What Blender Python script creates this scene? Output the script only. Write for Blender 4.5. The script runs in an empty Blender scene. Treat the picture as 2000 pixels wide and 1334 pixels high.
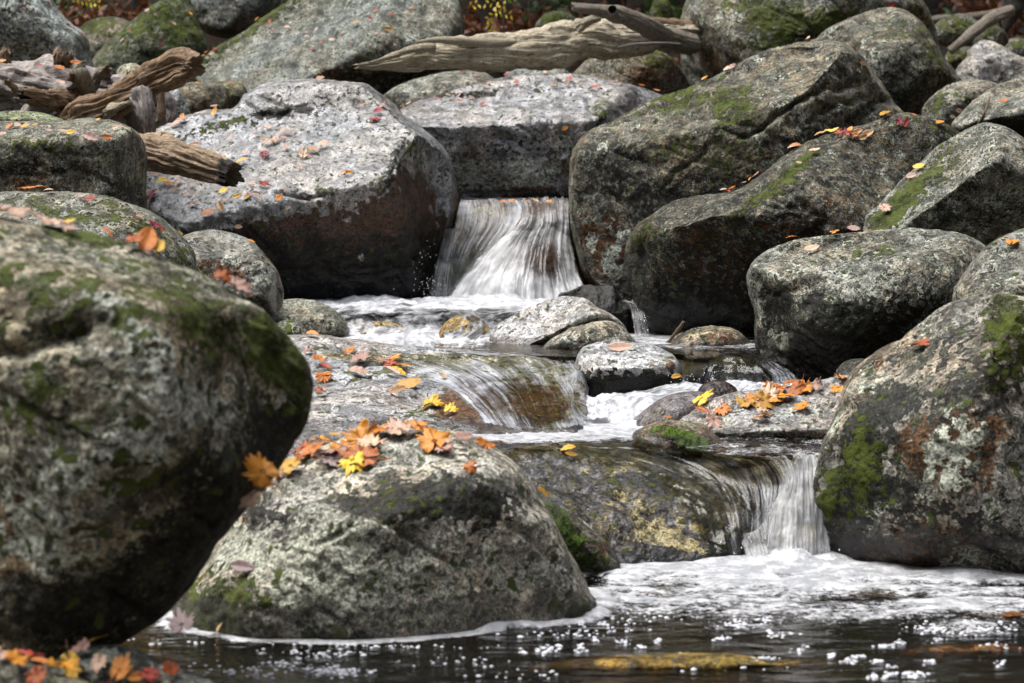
import bpy, math, random
import numpy as np
from mathutils import Vector, Matrix
from mathutils.bvhtree import BVHTree
scene = bpy.context.scene
R = math.radians
# ---------------------------------------------------------------- camera
CAM_Z = 1.35
PITCH = math.atan(317/4722)
cam_data = bpy.data.cameras.new('camera')
cam_data.sensor_width = 36.0; cam_data.lens = 85.0
cam_data.clip_start = 0.1; cam_data.clip_end = 500
cam_data.dof.use_dof = True; cam_data.dof.focus_distance = 10.6; cam_data.dof.aperture_fstop = 4.2
cam = bpy.data.objects.new('camera', cam_data); scene.collection.objects.link(cam)
cam.location = (0, 0, CAM_Z); cam.rotation_euler = (R(90)-PITCH, 0, 0)
scene.camera = cam
# ---------------------------------------------------------------- sky
SUN_EL, SUN_AZ = R(68), R(-96)           # azimuth measured from +Y towards +X
world = bpy.data.worlds.new('World'); scene.world = world; world.use_nodes = True
wt = world.node_tree; wt.nodes.clear()
sky = wt.nodes.new('ShaderNodeTexSky'); sky.sky_type = 'NISHITA'; sky.sun_disc = False
sky.sun_elevation = SUN_EL; sky.sun_rotation = SUN_AZ; sky.air_density = 1.0; sky.dust_density = 3.0; sky.ozone_density = 1.0
bg = wt.nodes.new('ShaderNodeBackground'); bg.inputs['Strength'].default_value = 0.062
wo = wt.nodes.new('ShaderNodeOutputWorld')
wt.links.new(sky.outputs[0], bg.inputs[0]); wt.links.new(bg.outputs[0], wo.inputs[0])
sl = bpy.data.lights.new('sun', 'SUN'); sl.energy = 2.6; sl.angle = R(50); sl.color = (1.0, 0.98, 0.945)
sun = bpy.data.objects.new('sun', sl); scene.collection.objects.link(sun)
sd = Vector((math.sin(SUN_AZ)*math.cos(SUN_EL), math.cos(SUN_AZ)*math.cos(SUN_EL), math.sin(SUN_EL)))
sun.rotation_euler = sd.to_track_quat('Z', 'Y').to_euler(); sun.location = sd*40
# ---------------------------------------------------------------- view
vs = scene.view_settings; vs.view_transform = 'Standard'; vs.look = 'None'; vs.exposure = 1.55; vs.gamma = 1.0
scene.cycles.max_bounces = 7; scene.cycles.transparent_max_bounces = 12; scene.cycles.diffuse_bounces = 3
scene.cycles.glossy_bounces = 3; scene.cycles.use_denoising = True

# ================================================================ tools
FOC = 4722.0
_cp, _sp = math.cos(PITCH), math.sin(PITCH)
def raydir(px, py):
    px = np.asarray(px, float); py = np.asarray(py, float)
    xc = (px-1000)/FOC; yc = (667-py)/FOC
    return np.stack([xc, _cp+yc*_sp, -_sp+yc*_cp], -1)
CAMP = np.array([0, 0, CAM_Z])
def at(px, py, t):                        # a point seen at a pixel, t metres down the axis
    return CAMP + raydir(px, py)*np.asarray(t, float)[..., None]
def depth_at_level(py, z):                # where the level z is met
    d = raydir(1000, py); return (z-CAM_Z)/d[2]

def _hash(ix, iy, iz, seed):
    h = (ix.astype(np.uint32)*np.uint32(374761393) + iy.astype(np.uint32)*np.uint32(668265263)
         + iz.astype(np.uint32)*np.uint32(2246822519) + np.uint32((seed*3266489917) & 0xffffffff))
    h = (h ^ (h >> np.uint32(13)))*np.uint32(1274126177)
    h = h ^ (h >> np.uint32(16))
    return h.astype(np.float64)/4294967295.0*2-1
def vnoise(P, seed=0):
    P = np.asarray(P, float); i = np.floor(P).astype(np.int64); f = P-i
    u = f*f*f*(f*(f*6-15)+10); x, y, z = i[..., 0], i[..., 1], i[..., 2]
    ux, uy, uz = u[..., 0], u[..., 1], u[..., 2]
    def L(a, b, t): return a+(b-a)*t
    c = lambda dx, dy, dz: _hash(x+dx, y+dy, z+dz, seed)
    return L(L(L(c(0,0,0), c(1,0,0), ux), L(c(0,1,0), c(1,1,0), ux), uy),
             L(L(c(0,0,1), c(1,0,1), ux), L(c(0,1,1), c(1,1,1), ux), uy), uz)
def fbm(P, octv=4, seed=0, gain=.5, ridged=False):
    a = 1.0; s = 0; P = np.asarray(P, float); tot = 0
    for k in range(octv):
        n = vnoise(P, seed+k*17)
        if ridged: n = 1-2*np.abs(n)
        s = s+a*n; tot += a; a *= gain; P = P*2.03+11.7
    return s/tot

def link(o): scene.collection.objects.link(o); return o
def tag(o, label=None, cat=None, group=None, kind=None):
    if label: o['label'] = label
    if cat: o['category'] = cat
    if group: o['group'] = group
    if kind: o['kind'] = kind
    return o
def empty(name, loc):
    o = bpy.data.objects.new(name, None); o.location = loc; o.empty_display_size = .1; return link(o)
def mesh_obj(name, V, Q=None, T=None, mat=None, parent=None, origin=None, smooth=True, attrs=None, uv=None):
    """V (n,3); Q (m,4) quads; T (k,3) tris; linked as one mesh object with its origin at `origin`."""
    V = np.asarray(V, float)
    if origin is None: origin = V.mean(0)
    origin = np.asarray(origin, float)
    me = bpy.data.meshes.new(name)
    nq = 0 if Q is None else len(Q); nt = 0 if T is None else len(T)
    me.vertices.add(len(V)); me.vertices.foreach_set('co', (V-origin).astype(np.float32).ravel())
    li = []
    if nq: li.append(np.asarray(Q).ravel())
    if nt: li.append(np.asarray(T).ravel())
    li = np.concatenate(li).astype(np.int32)
    me.loops.add(len(li)); me.loops.foreach_set('vertex_index', li)
    st = np.concatenate([np.arange(nq)*4, nq*4+np.arange(nt)*3]).astype(np.int32)
    me.polygons.add(nq+nt); me.polygons.foreach_set('loop_start', st)
    me.update(calc_edges=True)
    me.polygons.foreach_set('use_smooth', np.full(nq+nt, smooth, dtype=bool))
    for k, v in (attrs or {}).items():
        v = np.asarray(v, float)
        if v.ndim == 1:
            a = me.attributes.new(k, 'FLOAT', 'POINT'); a.data.foreach_set('value', v.astype(np.float32))
        else:
            a = me.attributes.new(k, 'FLOAT_COLOR', 'POINT'); a.data.foreach_set('color', v.astype(np.float32).ravel())
    if uv is not None:
        ul = me.uv_layers.new(name='UVMap'); ul.data.foreach_set('uv', np.asarray(uv, np.float32)[li].ravel())
    me.validate(); me.update()
    if mat: me.materials.append(mat)
    o = bpy.data.objects.new(name, me); o.location = origin
    if parent is not None:
        o.parent = parent; o.location = Vector(origin)-parent.matrix_world.translation if False else Vector(origin)-Vector(parent.location)
    return link(o)

def catmull(P, n, closed=False):
    P = np.asarray(P, float); m = len(P)
    if closed:
        t = np.linspace(0, m, n, endpoint=False); i = np.floor(t).astype(int); f = (t-i)[:, None]
        a, b, c, d = P[(i-1) % m], P[i % m], P[(i+1) % m], P[(i+2) % m]
    else:
        t = np.linspace(0, m-1, n); i = np.minimum(np.floor(t).astype(int), m-2); f = (t-i)[:, None]
        Pe = np.vstack([2*P[0]-P[1], P, 2*P[-1]-P[-2]])
        a, b, c, d = Pe[i], Pe[i+1], Pe[i+2], Pe[i+3]
    return .5*((2*b)+(-a+c)*f+(2*a-5*b+4*c-d)*f**2+(-a+3*b-3*c+d)*f**3)
def grid_quads(nr, nc, wrap=False):
    r = np.arange(nr-1)[:, None]; c = np.arange(nc if wrap else nc-1)[None, :]
    c2 = (c+1) % nc
    return np.stack([r*nc+c, r*nc+c2, (r+1)*nc+c2, (r+1)*nc+c], -1).reshape(-1, 4)

# ---------------------------------------------------------------- node helper
class G:
    def __init__(s, name):
        s.m = bpy.data.materials.new(name); s.m.use_nodes = True; s.t = s.m.node_tree; s.t.nodes.clear()
    def n(s, typ, ins=None, **kw):
        nd = s.t.nodes.new(typ)
        for k, v in kw.items(): setattr(nd, k, v)
        for k, v in (ins or {}).items():
            sock = nd.inputs[k]
            if isinstance(v, bpy.types.NodeSocket): s.t.links.new(v, sock)
            else:
                if sock.type == 'RGBA' and len(v) == 3: v = (*v, 1)
                sock.default_value = v
        return nd
    def math(s, op, a, b=0.0, c=0.0, clamp=False):
        return s.n('ShaderNodeMath', {0: a, 1: b, 2: c}, operation=op, use_clamp=clamp).outputs[0]
    def add(s, a, b): return s.math('ADD', a, b)
    def mul(s, a, b): return s.math('MULTIPLY', a, b)
    def mad(s, a, b, c): return s.math('MULTIPLY_ADD', a, b, c)
    def ss(s, x, lo, hi, a=0., b=1.):
        return s.n('ShaderNodeMapRange', {'Value': x, 'From Min': lo, 'From Max': hi, 'To Min': a, 'To Max': b}, interpolation_type='SMOOTHSTEP').outputs[0]
    def mix(s, f, a, b, blend='MIX'):
        nd = s.n('ShaderNodeMix', {0: f, 6: a, 7: b}, data_type='RGBA', blend_type=blend); return nd.outputs[2]
    def noise(s, v, sc, det=4., ro=.5, dist=0., lac=2.):
        return s.n('ShaderNodeTexNoise', {'Vector': v, 'Scale': sc, 'Detail': det, 'Roughness': ro, 'Distortion': dist, 'Lacunarity': lac}).outputs[0]
    def vscale(s, v, xyz, loc=(0, 0, 0)):
        return s.n('ShaderNodeMapping', {0: v, 1: loc, 3: xyz}).outputs[0]
    def bump(s, h, st, dist=.01, normal=None):
        i = {'Strength': st, 'Distance': dist, 'Height': h}
        if normal is not None: i['Normal'] = normal
        return s.n('ShaderNodeBump', i).outputs[0]
    def attr(s, nm): return s.n('ShaderNodeAttribute', attribute_name=nm)
    def sep(s, c): return s.n('ShaderNodeSeparateColor', {0: c}).outputs
    def out(s, sh): s.n('ShaderNodeOutputMaterial', {0: sh}); return s.m

# ---------------------------------------------------------------- rock material
def rock_mat(c1=(.10,.10,.095), c2=(.30,.30,.28), lich=0., dark=0., brown=0., moss=0., wet=0., lcol=(.42,.44,.37),
             bcol=(.12,.048,.015), mcol=(.058,.074,.012), mdark=(.008,.012,.003), sheen=0., strata=0., fine=1., seed=0, salt=.5, scale=1.):
    g = G('boulder_rock'); rng = random.Random(seed); scale = scale*rng.uniform(.78, 1.3); salt = salt*rng.uniform(.75, 1.25) if salt else 0.; dark = dark+rng.uniform(-.012, .012)
    tc = g.n('ShaderNodeTexCoord').outputs['Object']
    P = g.vscale(tc, (scale,)*3, (rng.uniform(-50, 50), rng.uniform(-50, 50), rng.uniform(-50, 50)))
    pa = g.attr('paint'); pr = g.sep(pa.outputs['Color']); MO, LI, BR = pr[0], pr[1], pr[2]; DK = pa.outputs['Alpha']
    WE = g.attr('wetness').outputs['Fac']
    nL = g.noise(P, 2.6, 5, .55); nM = g.noise(P, 11, 9, .64); nF = g.noise(P, 34, 5, .58, .25); nG = g.noise(P, 120, 3, .6)
    nW = g.noise(P, 8.5, 8, .64, .35); nX = g.noise(P, 17, 7, .62, .3)
    if strata:
        S = g.vscale(P, (1, 1, 1)); S = g.n('ShaderNodeVectorRotate', {'Vector': S, 'Axis': (0, 1, 0), 'Angle': R(-28)}, rotation_type='AXIS_ANGLE').outputs[0]
        nS = g.noise(g.vscale(S, (3, 3, 22)), 1.6, 8, .62, .5)
        nM = g.add(g.mul(nM, 1-strata), g.mul(nS, strata))
    tone = g.add(g.mul(nM, .55), g.mul(nF, .45))
    base = g.mix(g.ss(tone, .40, .60), tuple(x*.55 for x in c1), tuple(x*1.12 for x in c2))
    grain = g.ss(nG, .33, .67, .45, 1.6)
    warm = g.mix(g.ss(nL, .42, .62), (1, 1, 1), (1.12, 1.0, .86))
    base = g.mix(1., base, warm, 'MULTIPLY')
    def amp(x, k): return g.mad(x, k, -.5*k)
    aW, aX, aF, aL = amp(nW, 3.4), amp(nX, 3.8), amp(nF, 4.6), amp(nL, 3.)
    # brown iron stain
    mB = g.ss(g.add(g.add(g.mul(aL, .6), g.mul(aX, .6)), g.mad(BR, .85, brown*6-.42)), -.08, .16)
    bc = g.mix(g.ss(nF, .42, .6), tuple(x*.35 for x in bcol), tuple(x*1.8 for x in bcol))
    base = g.mix(g.mul(mB, .9), base, bc)
    # dark crustose lichen, black film, and shade painted onto undersides
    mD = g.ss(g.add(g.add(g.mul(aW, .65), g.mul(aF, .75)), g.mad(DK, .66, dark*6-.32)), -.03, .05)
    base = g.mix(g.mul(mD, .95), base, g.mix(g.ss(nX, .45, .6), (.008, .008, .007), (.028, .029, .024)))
    # salt and pepper: small pale crusts
    mS = g.ss(g.add(g.add(g.mul(aF, .95), g.mul(aX, .6)), g.mad(DK, -.28, (salt-1.)*.38)), .02, .08)
    base = g.mix(g.mul(mS, min(1., .35+salt)), base, tuple(x*1.12 for x in lcol))
    # pale lichen patches
    mLi = g.ss(g.add(g.add(g.mul(aW, -.6), g.add(g.mul(aX, .7), g.mul(aF, .35))), g.mad(LI, .80, g.mad(DK, -.45, lich*6-.52))), -.02, .05)
    lc = g.mix(g.ss(nF, .38, .62), tuple(x*.5 for x in lcol), tuple(min(.8, x*1.25) for x in lcol))
    base = g.mix(mLi, base, lc)
    mP = g.ss(g.add(aF, g.mul(amp(nG, 1.), .6)), .12, .22)
    base = g.mix(g.mul(mP, .82), base, (.02, .02, .018))
    base = g.mix(1., base, g.n('ShaderNodeCombineColor', {0: grain, 1: grain, 2: grain}).outputs[0], 'MULTIPLY')
    # moss
    nrm = g.n('ShaderNodeNewGeometry').outputs['Normal']
    up = g.n('ShaderNodeSeparateXYZ', {0: nrm}).outputs[2]
    mM = g.ss(g.add(g.add(g.mul(aX, 1.), g.mul(aF, .8)), g.add(g.mul(MO, 1.05), g.mad(up, .12 if moss > 0 else 0., moss*6-.74))), -.08, .22)
    mc = g.mix(g.ss(g.noise(P, 120, 4, .7), .42, .6), mdark, mcol)
    mc = g.mix(g.ss(nW, .42, .58), mc, tuple(x*1.35 for x in mcol))
    mM = g.mul(mM, .86)
    base = g.mix(mM, base, mc)
    wt_ = g.math('MAXIMUM', g.ss(g.add(WE, g.mul(nX, .3)), .35, .6), wet)
    base = g.mix(wt_, base, g.mix(1., base, (.42, .40, .38), 'MULTIPLY'))
    ro = g.ss(g.add(nX, 0.), .35, .65, .50-sheen*.20, .74-sheen*.32)
    ro = g.mix(wt_, g.n('ShaderNodeCombineColor', {0: ro, 1: ro, 2: ro}).outputs[0], (.24, .24, .24))
    ro = g.mix(mM, ro, (.95, .95, .95))
    h = g.add(g.add(g.mul(nM, 1.1), g.mul(nF, .6*fine)), g.mul(nG, .16*fine))
    h = g.add(h, g.mul(mLi, .06)); h = g.add(h, g.mul(mM, g.mad(g.noise(P, 150, 4, .7), .9, .25)))
    h = g.add(h, g.mul(mD, -.08))
    nb = g.bump(h, .85, .022/scale)
    bs = g.n('ShaderNodeBsdfPrincipled', {'Base Color': base, 'Roughness': ro, 'Normal': nb, 'Specular IOR Level': g.math('MAXIMUM', g.mul(wt_, .55), g.mad(g.math('MAXIMUM', mB, mD), -.65*sheen, .12+.65*sheen))})
    return g.out(bs.outputs[0])

ROCKS = {}
def boulder(key, label, pts, D, F, B=None, name='boulder', cat='boulder', planes=(), n=2.4, tilt=0., tiltx=0., seed=1, facets=3,
            spots=(), cracks=(), amp=1., c=None, mat=None, group=None, kind=None, wetz=None, wetw=.07, **mk):
    pts = np.asarray(pts, float); C = catmull(pts, 500, True)
    if c is None: c = (C.min(0)+C.max(0))/2
    c = np.asarray(c, float)
    per = np.linalg.norm(np.diff(C, axis=0), axis=1).sum(); Rm = np.linalg.norm(C-c, axis=1).mean()
    NT = int(np.clip(per/4.6, 60, 460)); NF = int(np.clip(Rm/2.6, 20, 150)); NB = max(8, NF//5)
    th = np.linspace(0, 2*np.pi, NT, endpoint=False)
    A = C-c; Bp = np.roll(C, -1, 0)-c; E = Bp-A
    dx, dy = np.cos(th)[:, None], np.sin(th)[:, None]
    den = dx*E[None, :, 1]-dy*E[None, :, 0]; den = np.where(np.abs(den) < 1e-9, 1e-9, den)
    tt = (A[None, :, 0]*E[None, :, 1]-A[None, :, 1]*E[None, :, 0])/den
    uu = (A[None, :, 0]*dy-A[None, :, 1]*dx)/den
    ok = (uu >= -1e-4) & (uu <= 1+1e-4) & (tt > 0)
    Rt = np.where(ok, tt, 0).max(1); Rt = np.where(Rt < 1, Rm, Rt)
    phiF = np.linspace(0, np.pi/2, NF+1)[1:]; phiB = np.linspace(np.pi/2, np.pi, NB+2)[1:-1]
    sF = phiF/(np.pi/2); sF = .55*sF+.45*np.sin(phiF)
    sB = np.sin(phiB)
    def place(s, front):
        px = c[0]+s[:, None]*Rt[None]*np.cos(th)[None]; py = c[1]+s[:, None]*Rt[None]*np.sin(th)[None]
        q = np.clip(1-s**n, 0, 1)**(1/n); q = np.repeat(q[:, None], NT, 1)
        if not front: return px, py, -(B if B else F*.8)*np.clip(1-s**2, 0, 1)[:, None]**.5*np.ones((1, NT))
        return px, py, F*q
    rng = np.random.RandomState(seed)
    FP = []
    for pl in planes:
        M = np.array([[1, p[0], p[1]] for p in pl], float); FP.append(np.linalg.solve(M, np.array([p[2] for p in pl], float)))
    Rx, Ry = (C.max(0)-C.min(0))/2
    for k in range(facets+2 if facets else 1):
        v = rng.normal(size=3); v[2] = abs(v[2])+.35; v /= np.linalg.norm(v); dd = rng.uniform(.80, .96)
        a = F*(dd+v[0]*c[0]/Rx+v[1]*c[1]/Ry)/v[2]
        FP.append(np.array([a, -F*v[0]/Rx/v[2], -F*v[1]/Ry/v[2]]))
    kk = .065*F
    def cut(px, py, h0):
        h = h0; k2 = (kk*np.clip(h0/(.35*F), 0, 1))**2
        for co in FP:
            b = co[0]+co[1]*px+co[2]*py
            h = .5*(h+b-np.sqrt((h-b)**2+k2))
        fl = .22*h0
        return .5*(h+fl+np.sqrt((h-fl)**2+k2*.25))*np.clip(h0/(.02*F), 0, 1)
    pxF, pyF, hF = place(sF, True); hF = cut(pxF, pyF, hF)
    edge = np.clip((1-sF)/.02, 0, 1)[:, None]; hF = hF*edge+np.minimum(hF, 0)*0
    pxB, pyB, hB = place(sB, False)
    c0h = float(cut(np.array([c[0]]), np.array([c[1]]), np.array([F]))[0])
    px = np.vstack([pxF, pxB]); py = np.vstack([pyF, pyB]); h = np.vstack([hF, hB])
    Dl = D+tilt*(c[1]-py)+tiltx*(px-c[0])
    P = at(px, py, Dl-h); NR = NF+NB
    p0 = at(c[0], c[1], np.array(D-c0h)); p1 = at(c[0], c[1], np.array(D+(B if B else F*.8)))
    # displacement along normals
    dr = np.empty_like(P); dr[1:-1] = P[2:]-P[:-2]; dr[0] = P[1]-p0; dr[-1] = p1-P[-2]
    dt = np.roll(P, -1, 1)-np.roll(P, 1, 1)
    N = np.cross(dr, dt); N /= np.linalg.norm(N, axis=-1, keepdims=True)+1e-12
    ctr = P.mean((0, 1))
    if (N*(P-ctr)).sum() < 0: N = -N
    Sz = Rm*D/FOC
    off = rng.uniform(-30, 30, 3)
    d = Sz*.085*fbm(P/Sz*1.1+off, 3, seed)+Sz*.034*amp*fbm(P/Sz*3.6+off, 4, seed+5, .55)
    d += .016*amp*fbm(P*9+off, 4, seed+9, .58)+.0045*amp*fbm(P*48+off, 3, seed+3, .6)
    q3 = P@np.array([[.8, .35, .48], [-.5, .8, .3], [-.3, -.5, .8]])/Sz; st3 = fbm(q3*np.array([1.2, 1.2, 4.5])+off, 3, seed+14, ridged=True); d -= Sz*.075*amp*np.clip(st3-.52, 0, 1)**1.0
    rd = fbm(P/Sz*1.7+off+7, 2, seed+21, ridged=True); d -= Sz*.05*amp*np.clip(rd-.78, 0, 1)
    fr = np.zeros(NR); fr[:NF] = 1
    d *= (1-.55*np.exp(-((np.concatenate([sF, 2-sB])-1)/.03)**2))[:, None]
    for ck in cracks:
        poly, w, dp = ck; poly = catmull(poly, 60)
        pxw = px+vnoise(P*14+3, seed)*w*1.4; pyw = py+vnoise(P*14+50, seed)*w*1.4
        best = np.full(px.shape, 1e9)
        for a, b in zip(poly[:-1], poly[1:]):
            ab = b-a; t = np.clip(((pxw-a[0])*ab[0]+(pyw-a[1])*ab[1])/(ab@ab+1e-9), 0, 1)
            best = np.minimum(best, np.hypot(pxw-a[0]-t*ab[0], pyw-a[1]-t*ab[1]))
        d -= dp*np.exp(-(best/w)**2)*fr[:, None]
    # painted growth (moss, lichen, stain, black film) and painted underside shade, each placed
    ch = np.zeros(px.shape+(4,)); 
    wx = px+vnoise(P*7, 3)*.35*0; 
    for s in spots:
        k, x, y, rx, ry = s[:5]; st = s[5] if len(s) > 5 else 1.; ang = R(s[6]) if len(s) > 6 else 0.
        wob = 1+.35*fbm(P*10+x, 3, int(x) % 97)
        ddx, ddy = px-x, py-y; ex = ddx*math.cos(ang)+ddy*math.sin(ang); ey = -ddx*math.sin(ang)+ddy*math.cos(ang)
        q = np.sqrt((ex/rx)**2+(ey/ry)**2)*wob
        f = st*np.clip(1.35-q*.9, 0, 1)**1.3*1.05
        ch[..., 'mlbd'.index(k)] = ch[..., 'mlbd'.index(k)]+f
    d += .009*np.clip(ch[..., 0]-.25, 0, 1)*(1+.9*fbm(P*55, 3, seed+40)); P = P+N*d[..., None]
    wet = np.zeros(px.shape)
    if wetz is not None: wet = np.clip(1-(P[..., 2]-wetz)/wetw*.5, 0, 1)+.35*fbm(P*12, 2, 4); wet = np.clip(wet, 0, 1)*(P[..., 2] < wetz+wetw*2.5)
    V = np.vstack([P.reshape(-1, 3), p0[None], p1[None]])
    cc = np.vstack([ch.reshape(-1, 4), ch[0, :1], ch[-1, :1]]); ww = np.concatenate([wet.ravel(), wet[0, :1], wet[-1, :1]])
    Q = grid_quads(NR, NT, True); i0 = NR*NT; j = np.arange(NT); j2 = (j+1) % NT
    T = np.vstack([np.stack([np.full(NT, i0), j2, j], -1), np.stack([np.full(NT, i0+1), (NR-1)*NT+j, (NR-1)*NT+j2], -1)])
    # face orientation outwards
    a, b, cq = V[Q[:, 0]], V[Q[:, 1]], V[Q[:, 2]]
    fn = np.cross(b-a, cq-a)
    if (fn*((a+cq)/2-ctr)).sum() < 0: Q = Q[:, ::-1]; T = T[:, ::-1]
    if mat is None: mat = rock_mat(seed=seed, **mk)
    org = V.mean(0); org[2] = V[:, 2].min()
    o = mesh_obj(name, V, Q, T, mat, origin=org, attrs={'paint': cc, 'wetness': ww})
    tag(o, label, cat, group, kind); ROCKS[key] = o
    return o
# ================================================================ ground
def bed_profile(y):
    return np.interp(y, [-60, -14, 2, 8.6, 9.1, 9.9, 10.4, 11.4, 12.3, 13.6, 14.2, 15.6, 17, 19, 22, 30, 45, 90],
                        [18, 2.4, -.35, -.35, -.05, .0, .2, .22, .3, .32, .85, .95, 1.0, 1.15, 1.5, 4.1, 12, 40])  # rise behind the camera is unseen, shaped to block low skylight
def bed_z(x, y):
    w = 2.6+.04*np.clip(y, 0, 40)
    side = np.maximum(0, np.abs(x)-w); z = bed_profile(y)+side*.45+np.maximum(0, side-2)*.55  # out-of-frame side banks steepened to block low skylight
    sm = lambda t: np.clip(t, 0, 1)**2*(3-2*np.clip(t, 0, 1))
    yb = sm((y-8.3)/1.2)*sm((14.2-y)/1.5)
    z = z+yb*(.42*sm((-x-1.12)/.4)+.34*sm((x-1.75)/.5))
    P = np.stack([x*.6, y*.6, np.zeros_like(x)], -1)
    far = np.clip((np.hypot(x, y-9)-4)/8, 0.06, 1)
    return z+far*(.35*fbm(P, 4, 3)+.10*fbm(P*5, 3, 8))
nx, ny = 300, 340
gx = np.sinh(np.linspace(-3.1, 3.1, nx))*5.2; gy = np.concatenate([np.linspace(-45, 3.8, 40), np.linspace(4, 30, 240), np.linspace(30.4, 95, 60)])
X, Y = np.meshgrid(gx, gy); Z = bed_z(X, Y)
g = G('forest_soil'); tc = g.n('ShaderNodeTexCoord').outputs['Object']
n1 = g.noise(tc, 1.2, 6, .6); n2 = g.noise(tc, 14, 8, .7); n3 = g.n('ShaderNodeTexVoronoi', {'Vector': tc, 'Scale': 16.}).outputs['Color']
s3 = g.sep(n3)
soil = g.mix(g.ss(n2, .4, .6), (.012, .010, .004), (.060, .046, .018))
litter = g.mix(s3[0], (.03, .012, .006), (.09, .034, .013)); litter = g.mix(g.ss(s3[1], .8, .9), litter, (.16, .06, .018))
mk = g.mul(g.ss(g.add(n1, g.mul(n2, .4)), .62, .78), g.ss(s3[2], .25, .5))
yy = g.n('ShaderNodeSeparateXYZ', {0: tc}).outputs[1]
mk = g.mul(mk, g.ss(yy, 14.5, 17.5)); col = g.mix(mk, soil, litter)
col = g.mix(g.mul(g.ss(g.noise(tc, .7, 5, .6), .56, .66), .8), col, (.02, .035, .008))
col = g.mix(g.mul(g.ss(yy, 9.2, 8.4), g.ss(n1, .35, .6, .55, 1.)), col, g.mix(g.ss(n2, .4, .62), (.045, .034, .010), (.17, .125, .04)))
dry = g.ss(yy, 14.5, 17.0)
gr = g.n('ShaderNodeCombineColor', {0: g.mad(dry, .55, .35), 1: 0., 2: 0.}); 
bs = g.n('ShaderNodeBsdfPrincipled', {'Base Color': col, 'Roughness': g.mad(dry, .55, .38), 'Normal': g.bump(g.add(n2, g.mul(s3[0], .4)), 1., .04)})
soil_mat = g.out(bs.outputs[0])
ground = mesh_obj('ground', np.stack([X, Y, Z], -1).reshape(-1, 3), grid_quads(ny, nx), mat=soil_mat, origin=(0, 0, 0))
tag(ground, 'dark stream bed and leaf strewn forest floor rising behind the boulders', kind='structure')

# ================================================================ boulders
L1, L2, L3, L4, L5 = 0.0, .35, .55, .67, 1.235
GREY = dict(c1=(.080,.082,.068), c2=(.268,.270,.235))
PALE = dict(c1=(.20,.20,.20), c2=(.46,.46,.47))
DARKG = dict(c1=(.055,.052,.038), c2=(.20,.19,.15))
WARM = dict(c1=(.065,.055,.038), c2=(.235,.215,.165))

# --- near the camera
boulder('near_left', 'huge mossy boulder beside the pool, biggest of all, black crack across its face',
 [(-420,560),(-250,440),(-80,420),(60,437),(160,456),(250,478),(330,507),(400,535),(460,572),(520,615),(570,665),(602,705),(617,755),(612,800),(590,850),(560,905),(525,955),(478,1010),(430,1068),(372,1145),(300,1222),(180,1285),(-50,1345),(-260,1330),(-420,1050),(-480,800)],
 6.3, .62, .5, n=2.6, seed=11, facets=2, c=(90,820), planes=[[(0,430,.12),(500,600,.10),(350,640,.56)],[(100,1000,.62),(500,850,.40),(250,1200,.26)]],
 spots=[('m',120,590,170,60,.6,15),('m',420,640,190,60,.9,35),('m',560,720,50,130,.9,-20),('m',190,470,120,22,.9,12),('d',120,640,200,35,.35,8),('d',330,760,170,60,.2),('d',450,960,120,130,1.1),('d',380,1080,150,90,1.4),('d',200,1200,300,70,1.5),('d',560,860,50,90,.9),  # lowest dark spots put the undercut's shade into the colour
   ('l',80,1010,110,150,.85),('l',250,860,80,50,1.),('l',330,760,150,40,.5,25),('l',420,780,130,90,.6),('l',240,640,100,25,.7,35),('l',60,560,140,25,.4,20),('b',90,950,140,200,.6),('d',560,860,60,90,.6),('m',90,800,200,90,.35),('m',300,900,150,60,.3)],
 cracks=[([(-40,700),(40,680),(100,655),(150,650)],16,.05),([(150,650),(230,640)],10,.02)],
 lich=.035, dark=-.01, moss=.03, salt=.6, scale=.8, c1=(.085,.08,.056), c2=(.30,.285,.22))
boulder('near_center', 'lichen speckled boulder rising from the pool with orange maple leaves heaped on its top',
 [(300,1230),(322,1160),(350,1120),(400,1070),(440,1020),(480,965),(525,920),(570,890),(640,862),(700,847),(760,838),(830,834),(885,842),(940,862),(1000,903),(1042,960),(1080,1015),(1115,1075),(1145,1140),(1168,1195),(1180,1260),(1120,1340),(900,1380),(600,1380),(400,1350),(320,1300)],
 7.75, .70, .45, n=2.5, seed=23, facets=0, c=(740,1120), planes=[[(640,865,.20),(900,850,.20),(760,985,.60)]],
 spots=[('d',820,975,150,38,1.5),('d',950,1000,70,35,.7),('d',690,975,60,30,.5),('d',510,1010,70,60,.9),('m',450,1190,80,80,1.3,20),('m',400,1235,70,50,1.2),('m',1130,1205,70,45,1.5),('m',640,1240,60,22,.9),('m',360,1190,60,60,.8),('m',790,980,100,30,.4),
   ('l',600,1100,150,110,.55),('l',850,1130,260,130,.40),('l',480,1060,60,40,.9),('l',700,1200,260,60,.4),('b',590,1190,60,60,.5),('d',640,1230,60,30,.5),('l',760,880,180,40,.2),('d',900,1230,200,24,.35)],
 cracks=[([(620,1060),(660,1040),(700,1010)],6,.012)],
 lich=.045, dark=-.005, salt=.35, scale=.85, wetz=L1+.03, wetw=.05, c1=(.17,.165,.14), c2=(.46,.445,.39), lcol=(.40,.41,.33))
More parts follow.
